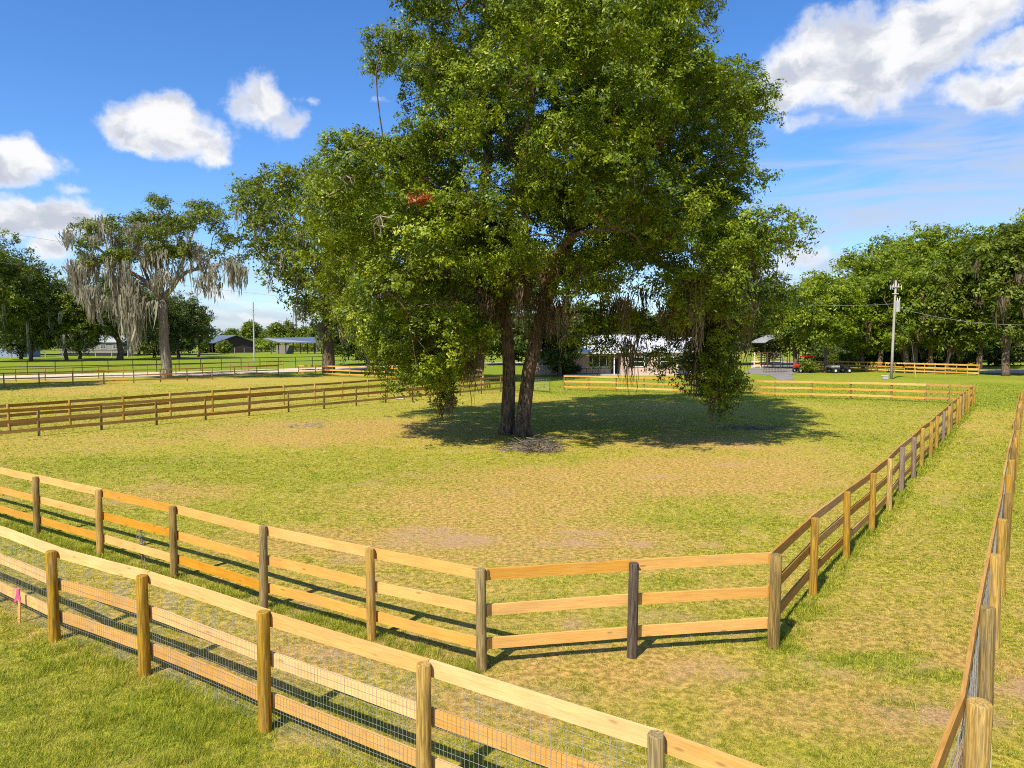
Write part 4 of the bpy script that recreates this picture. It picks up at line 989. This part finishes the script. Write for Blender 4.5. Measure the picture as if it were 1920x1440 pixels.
for i, (x, w, tp, lb) in enumerate(((1560, 90, 655, 'dark bush under the bright green driveway tree'), (1625, 90, 640, 'dark bush left of the utility pole'), (1690, 100, 636, 'dark bush behind the utility pole foot'), (1750, 100, 630, 'dark bush behind the forked trunk'),
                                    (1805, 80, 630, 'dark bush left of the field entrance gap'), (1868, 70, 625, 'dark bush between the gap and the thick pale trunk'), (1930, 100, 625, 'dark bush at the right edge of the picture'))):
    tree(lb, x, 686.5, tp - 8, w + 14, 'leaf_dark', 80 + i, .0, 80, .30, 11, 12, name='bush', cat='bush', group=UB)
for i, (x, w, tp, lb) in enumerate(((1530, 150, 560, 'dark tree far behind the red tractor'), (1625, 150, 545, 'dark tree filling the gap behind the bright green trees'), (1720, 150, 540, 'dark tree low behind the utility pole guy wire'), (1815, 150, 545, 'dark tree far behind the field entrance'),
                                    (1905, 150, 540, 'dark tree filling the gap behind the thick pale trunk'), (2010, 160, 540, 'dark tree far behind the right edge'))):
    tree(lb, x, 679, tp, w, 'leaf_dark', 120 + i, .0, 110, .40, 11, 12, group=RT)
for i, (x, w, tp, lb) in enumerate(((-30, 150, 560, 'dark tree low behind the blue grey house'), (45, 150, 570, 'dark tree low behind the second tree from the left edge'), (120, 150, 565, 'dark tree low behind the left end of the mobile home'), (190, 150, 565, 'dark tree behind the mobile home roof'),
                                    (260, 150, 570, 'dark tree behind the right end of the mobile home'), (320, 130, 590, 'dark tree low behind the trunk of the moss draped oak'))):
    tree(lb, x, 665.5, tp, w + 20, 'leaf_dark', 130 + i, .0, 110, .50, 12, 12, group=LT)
tree('feathery low shrub beside the red tractor', 1512, 699, 676, 44, 'leaf_mid', 90, .0, 30, .12, 10, 12, name='bush', cat='bush')
tree('grey green bush above the parked dark utility vehicle', 1580, 692, 660, 60, 'leaf_mid', 91, .0, 40, .16, 10, 12, name='bush', cat='bush')
tree('yellow flowering shrub under the house window', 1192, 702.6, 686, 22, 'leaf_yellow', 92, .0, 24, .12, 10, 12, name='bush', cat='bush')
tree('green shrub at the house wall below the right window', 1228, 703, 670, 40, 'leaf_bright', 93, .0, 36, .14, 10, 12, name='bush', cat='bush')
tree('low reddish leafed shrub in front of the left house wall', 1062, 703.5, 679, 60, 'leaf_dark', 94, .0, 36, .14, 8, 12, name='bush', cat='bush')
tree('round clipped bush before the open end of the barn', 382, 662.5, 644, 16, 'leaf_mid', 95, .0, 24, .3, 10, 12, name='bush', cat='bush')
tree('large leafed banana clump in front of the barn wall', 420, 663, 641, 24, 'leaf_mid', 96, .0, 30, .4, 8, 10, name='bush', cat='bush')
tree('broad bright hedge between the barn and the open shed', 490, 659.0, 636, 90, 'leaf_bright', 97, .0, 60, .45, 10, 10, name='hedge', cat='hedge')
tree('bright hedge behind the open shed', 570, 658.5, 637, 90, 'leaf_bright', 98, .0, 60, .45, 10, 10, name='hedge', cat='hedge')
for (x, bp, tp, w, sd, lb) in ((472, 656, 601, 34, 101, 'tall open far tree behind the distant utility pole'), (532, 657, 601, 56, 102, 'broad rounded far tree left of the open shed'), (436, 655, 616, 30, 103, 'small far tree behind the barn roof ridge'),
                               (575, 657, 612, 50, 104, 'low far tree behind the open shed roof'), (610, 658, 600, 60, 105, 'far tree beside the second oak trunk'), (505, 655, 618, 50, 106, 'low far tree between the two taller far trees')):
    tree(lb, x, bp, tp, w, 'leaf_mid', sd, .12, 60, .6, 11, 11, group=FT)

def woods():
    r = np.random.default_rng(77); n = 420
    x = r.uniform(-1000, 1000, n); y = r.uniform(560, 700, n); ht = 11 + 6 * fbm(x * .02, y * .01)
    cl = np.stack([x, y, ht * r.uniform(.15, .95, n), r.uniform(4, 7, n)], 1)
    V, t = leaf_arrays(cl, 16, 9, 1.5, 78, sig=1.6)
    o = mesh_np('distant_woods', V, np.arange(len(V)).reshape(-1, 4), M['leaf_far'], None, {'tint': t})
    tag(o, 'hazy low line of woods along the far horizon', 'woods', kind='stuff')
woods()

# ------------------------------------------------------------------ buildings
def window(parent, x, y, z, w, h, mullions=1, frame='white', pane='glass', rails=1):
    f = MB(); t = .09
    f.box((0, 0, h / 2), (w + t, .08, t)).box((0, 0, -h / 2), (w + t * 2, .12, t)).box((-w / 2, 0, 0), (t, .078, h - .08)).box((w / 2, 0, 0), (t, .078, h - .08))
    for i in range(rails): f.box((0, 0, -h / 2 + h * (i + 1) / (rails + 1)), (w - .08, .06, t * .7))
    for i in range(mullions): f.box((-w / 2 + w * (i + 1) / (mullions + 1), .004, 0), (t * .8, .055, h - .08))
    fo = f.build('window', M[frame], parent, loc=(x, y, z))
    MB().box((0, .035, 0), (w, .02, h)).build('pane', M[pane], fo)
    return fo
hc = T(1165, 703, 95.0); hc.z = 0
house = empty('brick_house', hc, 0, 'low pink brick house with a white metal roof behind the far paddock fence', 'house')
k = 95.0 / F_PX; X = lambda px: (px - 1165) * k
EZ = 3.05
wl = MB(); wl.box(((X(1165) + X(1272)) / 2, 4.5, EZ / 2), (X(1272) - X(1165), 9, EZ)); wl.box(((X(1003) + X(1165)) / 2, 5.8, EZ / 2), (X(1165) - X(1003) + .02, 6.6, EZ))
wl.box(((X(1272) + X(1385)) / 2, 8.0, EZ / 2), (X(1385) - X(1272), 7, EZ))
wl.build('wall', M['brick'], house)
def gable(x0, x1, y0, y1, z0, z1, t=.16, over=.5):
    b = MB(); ym = (y0 + y1) / 2
    b.poly([(x0 - over, y0 - over, z0), (x1 + over, y0 - over, z0), (x1 + over, ym, z1), (x0 - over, ym, z1)], (0, 0, t))
    b.poly([(x0 - over, ym + .002, z1), (x1 + over, ym + .002, z1), (x1 + over, y1 + over, z0), (x0 - over, y1 + over, z0)], (0, 0, t))
    return b
rf = gable(X(1003), X(1272), .3, 9.3, EZ + .0, 5.35).build('roof', M['roof_white'], house)
gable(X(1160), X(1275), -.1, 6, EZ + .02, 4.5, over=.35).build('roof', M['roof_white'], house)
gable(X(1276), X(1385), 4.6, 11.6, EZ, 5.0, over=.4).build('roof', M['roof_white'], house)
MB().box(((X(1003) + X(1155)) / 2, -.23, EZ - .02), (X(1155) - X(1003), .05, .22)).build('fascia', M['white'], house)
for px, yy, w, h, rl in ((1196, -.03, 1.7, 1.25, 1), (1250, -.03, 1.7, 1.25, 1), (1128, 2.47, 1.9, 1.5, 0), (1030, 2.47, 1.7, 1.3, 1), (1306, 4.47, 1.6, 1.8, 1), (1352, 4.47, 1.4, 1.3, 1)):
    window(house, X(px), yy, 1.85, w, h, 1 if rl == 0 else 0, rails=rl)
for px, yy in ((1182.5, -.03), (1210, -.03), (1236, -.03), (1264, -.03), (1112, 2.47), (1141.5, 2.47)):
    MB().box((X(px), yy, 1.85), (.42, .06, 1.35)).build('shutter', M['shutter'], house, bevel=.01)
dr = MB().box((X(1157.5), 2.46, 1.12), (.95, .07, 2.15)).build('door', M['shutter'], house, bevel=.01)
MB().box((X(1157.5) - .36, 2.40, 1.05), (.05, .06, .12)).build('handle', M['white'], dr)
MB().box((X(1152), .25, 1.5), (.13, .13, 3.0)).build('porch_post', M['white'], house)
MB().box((X(1110), 1.2, .08), (7.6, 2.6, .16)).build('porch_floor', M['grey'], house)
pr = MB(); pr.box((X(1100), .12, .95), (6.6, .05, .06)).box((X(1100), .12, .3), (6.6, .05, .05))
for i in range(9): pr.box((X(1100) - 3.3 + i * .82, .12, .55), (.05, .045, .85))
pr.build('porch_railing', M['black'], house)

# arched carport and white panels right of the house
cp = T(1467, 690, 118); cp.z = 0
car = empty('carport', cp, 0, 'open carport with a thin pale metal roof behind the dark driveway', 'carport')
kk = 118 / F_PX; r_ = MB()
prof = [(-34, 4.3), (-27, 4.75), (-2, 5.6), (24, 4.95), (40, 4.55), (44, 4.2)]
for (a, za), (c, zc) in zip(prof[:-1], prof[1:]): r_.poly([(a * kk, 0, za), (c * kk, 0, zc), (c * kk, 7, zc), (a * kk, 7, za)], (0, 0, .09))
r_.build('roof', M['roof_grey'], car)
for x in (-33, -12, 10, 30, 43):
    for yy in (.1, 6.9): MB().box((x * kk, yy, 2.15), (.08, .08, 4.3 if abs(x) > 25 else 4.9)).build('post', M['metal_dark'], car)
pn = empty('panel_fence', T(1414, 690, 125) * Vector((1, 1, 0)) if False else (T(1414, 690, 125).x, 125, 0), 0, 'cream livestock panels standing under the carport', 'fence')
for i in range(5):
    MB().box((i * 1.15, 0, 1.35), (.16, .09, 2.7)).build('post', M['white'], pn)
rails_ = MB()
for j in range(6): MB().box((2.3, -.06, .5 + j * .42), (4.7, .04, .15)).build('rail', M['rail_pale'], pn)
ig = empty('iron_gate', (T(1432, 690, 104).x, 104, 0), 0, 'thin dark picket gate across the driveway', 'gate')
g_ = MB()
for i in range(16): g_.box((i * .22, 0, .95), (.03, .03, 1.9))
g_.box((1.65, .0, 1.86), (3.4, .04, .05)).box((1.65, 0, .2), (3.4, .04, .05)); g_.build('gate_frame', M['metal_dark'], ig)

# red tractor
def wheel(parent, x, y, r, w, rim='white', name='wheel'):
    t = MB(); t.tube([(x, y - w / 2, r), (x, y - w / 2 + .03, r), (x, y + w / 2 - .03, r), (x, y + w / 2, r)], [r * .9, r, r, r * .9], 18)
    for i in range(14):
        a = i * math.pi / 7; t.box((x + math.cos(a) * r, y, r + math.sin(a) * r), (.05, w * .95, .05), ry=-a)
    o = t.build(name, M['black'], parent)
    MB().tube([(x, y - w / 2 - .012, r), (x, y + w / 2 + .012, r)], [r * .5, r * .5], 14).build('rim', M[rim], o)
tp_ = T(1507, 694, 104.0); tp_.z = 0
tr = empty('tractor', tp_, R(200), 'small red tractor with a red canopy parked on the driveway', 'tractor')
MB().box((.85, 0, 1.0), (1.3, .62, .55)).box((1.52, 0, .95), (.06, .5, .42)).build('hood', M['red'], tr, bevel=.07)
MB().box((-.1, 0, .72), (1.3, .5, .4)).box((.85, 0, .62), (1.2, .35, .2)).build('chassis', M['black'], tr, bevel=.03)
for s_ in (-1, 1): MB().box((-.45, s_ * .62, 1.28), (.95, .36, .08)).box((.0, s_ * .62, 1.1), (.08, .36, .35), ry=.4).build('fender', M['red'], tr, bevel=.03)
for s_ in (-1, 1):
    wheel(tr, -.45, s_ * .68, .62, .36); wheel(tr, 1.15, s_ * .55, .38, .22)
MB().box((-.35, 0, 1.15), (.45, .45, .12)).box((-.58, 0, 1.38), (.1, .45, .45), ry=-.15).build('seat', M['black'], tr, bevel=.04)
MB().tube([(.28, 0, 1.15), (.12, 0, 1.5)], .025, 6).tube([(.12 + .18 * math.cos(a) * .4, .18 * math.sin(a), 1.5 + .18 * math.cos(a) * .8) for a in [i * .628 for i in range(11)]], .018, 5).build('steering_wheel', M['black'], tr)
MB().tube([(-.85, -.5, .9), (-.85, -.5, 2.35)], .035, 6).tube([(-.85, .5, .9), (-.85, .5, 2.35)], .035, 6).tube([(-.85, -.5, 2.3), (-.85, .5, 2.3)], .035, 6).build('roll_bar', M['black'], tr)
MB().box((-.4, 0, 2.42), (1.5, 1.25, .09)).box((-.4, 0, 2.36), (1.3, 1.05, .06)).build('canopy', M['red'], tr, bevel=.03)
MB().tube([(1.1, .15, 1.25), (1.1, .15, 1.8)], .03, 6).build('exhaust', M['black'], tr)

# open utility vehicle
up = T(1573, 699, 103.0); up.z = 0
ut = empty('utility_vehicle', up, R(12), 'dark open utility vehicle parked under the trees left of the utility pole', 'vehicle')
MB().box((-.9, 0, .72), (1.4, 1.3, .35)).box((.95, 0, .8), (.9, 1.3, .42)).box((.1, 0, .5), (2.6, 1.2, .15)).build('body', M['metal_dark'], ut, bevel=.05)
MB().box((-1.05, -.66, .98), (1.3, .05, .28)).box((-1.05, .66, .98), (1.3, .05, .28)).box((-1.7, 0, .98), (.05, 1.3, .28)).build('cargo_bed', M['grey'], ut)
MB().box((0, 0, .85), (.5, 1.15, .15)).box((-.24, 0, 1.15), (.12, 1.15, .5)).build('seat', M['black'], ut, bevel=.04)
for s_ in (-1, 1):
    wheel(ut, -1.15, s_ * .72, .36, .25); wheel(ut, 1.1, s_ * .72, .36, .25)
rb = MB()
for s_ in (-1, 1): rb.tube([(.75, s_ * .6, .95), (.45, s_ * .58, 1.75), (-.35, s_ * .58, 1.78), (-.45, s_ * .6, .95)], .03, 6)
rb.tube([(.45, -.58, 1.75), (.45, .58, 1.75)], .03, 6).tube([(-.35, -.58, 1.78), (-.35, .58, 1.78)], .03, 6); rb.build('roll_cage', M['black'], ut)
MB().box((1.42, 0, .62), (.06, 1.1, .16)).build('bumper', M['white'], ut, bevel=.02)
for s_ in (-1, 1): MB().box((1.41, s_ * .45, .86), (.04, .2, .12)).build('headlight', M['white'], ut, bevel=.01)

# barn and shed at the left
bp_ = G(405, 662); kb = bp_.y / F_PX; bn = empty('barn', bp_, 0, 'dark brown gabled barn with a blue grey metal roof on the far left lawn', 'barn')
zB = lambda py: CAM_H + (641 - py) * kb
eD = Vector((-.72, .69, 0)); gD = Vector((.74, .67, 0)); LE = 42 * kb / .72; LG = 55 * kb / .74; ZE, ZR = zB(642), zB(629.5); up_ = Vector((0, 0, 1))
MB().poly([(0, 0, 0), gD * LG, gD * LG + up_ * ZE, gD * LG / 2 + up_ * ZR, up_ * ZE], eD * .2).build('gable_wall', M['brownwall'], bn)
MB().poly([eD * LE, eD * LE + gD * LG, eD * LE + gD * LG + up_ * ZE, eD * LE + gD * LG / 2 + up_ * ZR, eD * LE + up_ * ZE], eD * .2).poly([gD * 5, gD * 5 + eD * LE, gD * 5 + eD * LE + up_ * (ZE + .6), gD * 5 + up_ * (ZE + .6)], gD * .2).build('wall', M['brownwall'], bn)
o1 = -eD * .8; e0 = -gD * 1.0 - up_ * .35
MB().poly([e0 + o1 + up_ * ZE, e0 + eD * (LE + .8) + up_ * ZE, gD * LG / 2 + eD * (LE + .8) + up_ * (ZR + .1), gD * LG / 2 + o1 + up_ * (ZR + .1)], (0, 0, .22)).poly([gD * (LG / 2 + .01) + o1 + up_ * (ZR + .1), gD * (LG / 2 + .01) + eD * (LE + .8) + up_ * (ZR + .1), gD * (LG + 1) + eD * (LE + .8) + up_ * (ZE - .35), gD * (LG + 1) + o1 + up_ * (ZE - .35)], (0, 0, .22)).build('roof', M['roof_blue'], bn)
for i in range(5):
    q = eD * (LE * i / 4); MB().box((q.x, q.y - .15, ZE / 2), (.3, .3, ZE - .1)).build('post', M['brownwall'], bn)
sp_ = G(508, 663.5); ks = sp_.y / F_PX; sh = empty('open_shed', sp_, 0, 'open sided pole shed with a flat blue grey roof right of the barn', 'shed')
zS = lambda py: CAM_H + (641 - py) * ks; Ws = 92 * ks
MB().poly([(-.8, -6, zS(635.5)), (26 * ks, -6.5, zS(642.8) - .1), (Ws + .5, -6.5, zS(642.8) - .1), (Ws - 18 * ks, 6, zS(635) + .3)], (0, 0, .35)).build('roof', M['roof_blue'], sh)
for i in range(7):
    for yy in (-4, 5): MB().box((1.5 + i * (Ws - 2.2) / 6, yy, zS(641) / 2 - .2), (.32, .32, zS(641) - .3)).build('post', M['rail_dark'], sh)
MB().box((9 * ks + 3.2, 1, 1.6), (6.5, .3, 3.2)).build('board_wall', M['greywall'], sh)
hp = G(-30, 670); kh = hp.y / F_PX; bh = empty('house', hp, 0, 'blue grey house with white window trim at the far left edge', 'house')
MB().box((36 * kh, 4, 2.6), (72 * kh, 8, 5.2)).build('wall', M['bluewall'], bh)
gable(0, 72 * kh, 0, 8, 5.2, 7.6).build('roof', M['roof_grey'], bh)
for x in (20, 58): window(bh, x * kh, -.06, 3.0, 2.2, 1.8)
mp = G(112, 667.5); km = mp.y / F_PX; mh = empty('mobile_home', mp, 0, 'long grey mobile home with a ribbed roof shaded by moss draped trees', 'house')
MB().box((60 * km, 3, 2.6), (120 * km, 6, 3.4)).build('wall', M['greywall'], mh)
gable(0, 120 * km, 0, 6, 4.3, 6.4, over=.6).build('roof', M['roof_grey'], mh)
MB().box((60 * km, 3, .5), (118 * km, 5.6, .9)).build('skirting', M['metal_dark'], mh)
for x in (18, 50, 82, 106): window(mh, x * km, -.06, 2.9, 1.8, 1.2)

# ------------------------------------------------------------------ poles and wires
pb = G(1671, 711); kp = pb.y / F_PX; zP = lambda py: CAM_H + (641 - py) * kp
pole = empty('utility_pole', pb, 0, 'pale wooden utility pole with a grey transformer behind the far paddock fence', 'pole')
Hp = zP(527); lean = 3 * kp
tx = lambda z: lean * z / Hp
MB().tube([(0, 0, -.3), (tx(4), 0, 4), (tx(9), 0, 9), (lean, 0, Hp)], [.165, .15, .13, .11], 12).build('pole_shaft', M['post_silver'], pole, smooth=True)
z_ = zP(574)
MB().tube([(tx(z_) + .38, 0, z_ - .75), (tx(z_) + .38, 0, z_ - .70), (tx(z_) + .38, 0, z_ + .55), (tx(z_) + .38, 0, z_ + .62)], [.2, .25, .25, .17], 16).build('transformer', M['grey'], pole)
MB().tube([(tx(z_) + .32, 0, z_ + .6), (tx(z_) + .30, 0, z_ + .95)], .045, 8).tube([(tx(z_) + .5, 0, z_ + .6), (tx(z_) + .62, 0, z_ + 1.0)], .045, 8).build('bushing', M['white'], pole)
zc = zP(539)
MB().box((lean, -.16, zc), (1.3, .08, .09)).box((lean - .1, -.16, zc - .8), (.75, .07, .09)).build('crossarm', M['post_silver'], pole)
for x in (-.72, -.5, .6): MB().tube([(lean + x, -.16, zc - .3), (lean + x * 1.05, -.16, zc + .25)], [.035, .025], 8).build('fuse', M['white'], pole)
for x in (-.3, 0, .35): MB().tube([(lean + x, 0, zc + .05), (lean + x, 0, zc + .4 + (.25 if x == 0 else 0))], [.04, .03], 8).build('insulator', M['white'], pole)
MB().tube([(lean, -.02, zP(600)), (2.6, 0.5, 4.5), (3.35, .6, 0)], .015, 4).build('guy_wire', M['cable'], pole)
MB().tube([(3.06, .55, 1.9), (3.33, .6, .1)], .035, 8).build('guy_guard', M['yellow'], pole)
ub = empty('utility_box', G(1659, 711.5), 0, 'small grey utility box on the grass beside the pole foot', 'utility box')
MB().box((0, 0, .2), (.62, .5, .4)).build('box', M['grey'], ub, bevel=.05); MB().box((0, 0, .43), (.68, .56, .06)).build('lid', M['white'], ub, bevel=.02)
def cable(label, a, b, sag, r=.02, name='overhead_wire', group=None):
    a = Vector(a); b = Vector(b); pts = [a.lerp(b, i / 16) - Vector((0, 0, sag * 4 * (i / 16) * (1 - i / 16))) for i in range(17)]
    o = MB().tube(pts, r, 5).build(name, M['cable'], smooth=True); tag(o, label, 'wire', group); return o
cable('service wire running from the utility pole to the right edge', pb + Vector((tx(zP(577)) + .3, 0, zP(577))), T(2100, 596, 70), 1.3, .02)
cable('thin wire running left from the utility pole through the bright trees', pb + Vector((tx(zP(570)), 0, zP(570))), T(1420, 562, 110), .5, .02)
cable('upper overhead wire slanting across the moss draped oak', T(-60, 425, 62), T(470, 500, 160), .4, .011)
cable('lower overhead wire crossing in front of the moss draped oak', T(-60, 484, 62), T(640, 566, 170), .3, .014)
fp = G(477, 676); kf = fp.y / F_PX
fpo = empty('utility_pole', fp, 0, 'distant pale utility pole standing alone against the sky left of the open shed', 'pole')
MB().tube([(0, 0, 0), (0, 0, CAM_H + 74 * kf)], [.20, .14], 10).build('pole_shaft', M['post_silver'], fpo)
MB().box((0, -.2, CAM_H + 60 * kf), (1.6, .12, .12)).box((0, -.2, CAM_H + 51 * kf), (1.0, .12, .12)).build('crossarm', M['post_silver'], fpo)
st_ = empty('marker_post', G(1522.5, 698), 0, 'short pale marker post at the driveway edge', 'post')
MB().tube([(0, 0, -.1), (0, 0, 1.75)], [.09, .085], 8).build('post', M['rail_pale'], st_)

# ------------------------------------------------------------------ small things
sk = empty('survey_stake', G(37, 1168), 0, 'wooden survey stake with a pink ribbon in front of the wired fence', 'stake')
MB().box((0, 0, .2), (.038, .018, .5), ry=.06).build('stake', M['rail_pale'], sk)
MB().box((-.004, 0, .5), (.045, .024, .12), ry=.1).box((-.03, -.008, .42), (.035, .006, .16), ry=.35).box((.015, -.012, .40), (.03, .006, .12), ry=-.3).build('ribbon', M['pink'], sk)
pb2 = G(1000, 846); pile = empty('branch_pile', pb2, 0, 'tangled pile of dead grey branches in front of the main oak trunk', 'branches')
bb = MB(); rr = random.Random(4)
for i in range(230):
    a = rr.gauss(0, .65); cx = rr.gauss(.15, .5); cy = rr.gauss(0, .4); L = rr.uniform(.25, 1.0); z0 = abs(rr.gauss(0, .22)) * max(.15, 1 - abs(cx) / 1.6) + .03
    an = rr.random() * math.pi * 2; el_ = rr.gauss(0, .28); d = Vector((math.cos(an) * math.cos(el_), math.sin(an) * math.cos(el_), math.sin(el_)))
    p = Vector((cx, cy, z0 + .06)); q = p + d * L; q.z = max(.02, min(.55, q.z)); m_ = (p + q) / 2 + Vector((rr.gauss(0, .06), rr.gauss(0, .06), abs(rr.gauss(0, .04))))
    r0 = rr.uniform(.006, .022); bb.tube([p, m_, q], [r0, r0 * .75, r0 * .35], 4)
for L_ in (((-1.7, .05, .05), (-.9, .1, .1), (0, 0, .15)), ((-1.5, -.25, .04), (-.7, -.2, .12), (.1, -.2, .1)), ((.6, .4, .1), (1.4, .55, .5), (1.7, .6, .45)), ((0, .5, .1), (-.2, 0, .1), (-.3, -.7, .03))): bb.tube(L_, [.014, .024, .03], 5)
bb.build('branches', M['twig_dark'], pile)
lp = empty('leaf_litter_heap', G(1408, 804), 0, 'low dark heap of twigs and leaves in the shade right of the main oak', 'leaf heap')
hb = MB()
for i in range(160):
    p = Vector((rr.gauss(0, 1.0), rr.gauss(0, .5), abs(rr.gauss(0, .06)) + .02)); an = rr.random() * 6.28
    q = p + Vector((math.cos(an), math.sin(an), rr.gauss(0, .15))) * rr.uniform(.15, .5); q.z = max(.01, q.z); hb.tube([p, q], [.014, .005], 4)
hb.build('twigs', M['twig_dark'], lp)
fb_ = empty('fallen_branch', G(562, 800), 0, 'small pale fallen branch lying on the dry grass left of the oak', 'branch')
hb = MB()
for i in range(46):
    p = Vector((rr.gauss(0, .7), rr.gauss(0, .6), .04)); an = rr.gauss(.4, .7); q = p + Vector((math.cos(an), math.sin(an), rr.random() * .35)) * rr.uniform(.2, .7); hb.tube([p, q], [.011, .004], 4)
hb.build('branches', M['twig'], fb_)
wd = empty('dead_vine', G(268, 1056), 0, 'dry grey weed hanging on the left run of the orange paddock fence', 'weed')
hb = MB()
for i in range(120):
    x = rr.gauss(0, .04); z = rr.uniform(0.05, .9); p = Vector((x + (.95 - z) * .07 - .03, rr.gauss(-.03, .02), z)); q = p + Vector((rr.gauss(0, .05), rr.gauss(0, .03), rr.uniform(-.14, .12))); hb.tube([p, q], [.006, .003], 3)
hb.tube([(.06, -.03, 0), (.0, -.02, .5), (-.05, 0, 1.02)], [.011, .009, .005], 4); hb.build('stems', M['twig'], wd)
sc_ = empty('feed_bag', G(749, 749), 0, 'crumpled white bag lying at the foot of the left paddock fence', 'bag')
b3 = MB(); b3.box((0, 0, .1), (.7, .35, .18), rz=.3).box((.25, .05, .14), (.3, .3, .2), rz=-.4).build('bag', M['white'], sc_, bevel=.06)
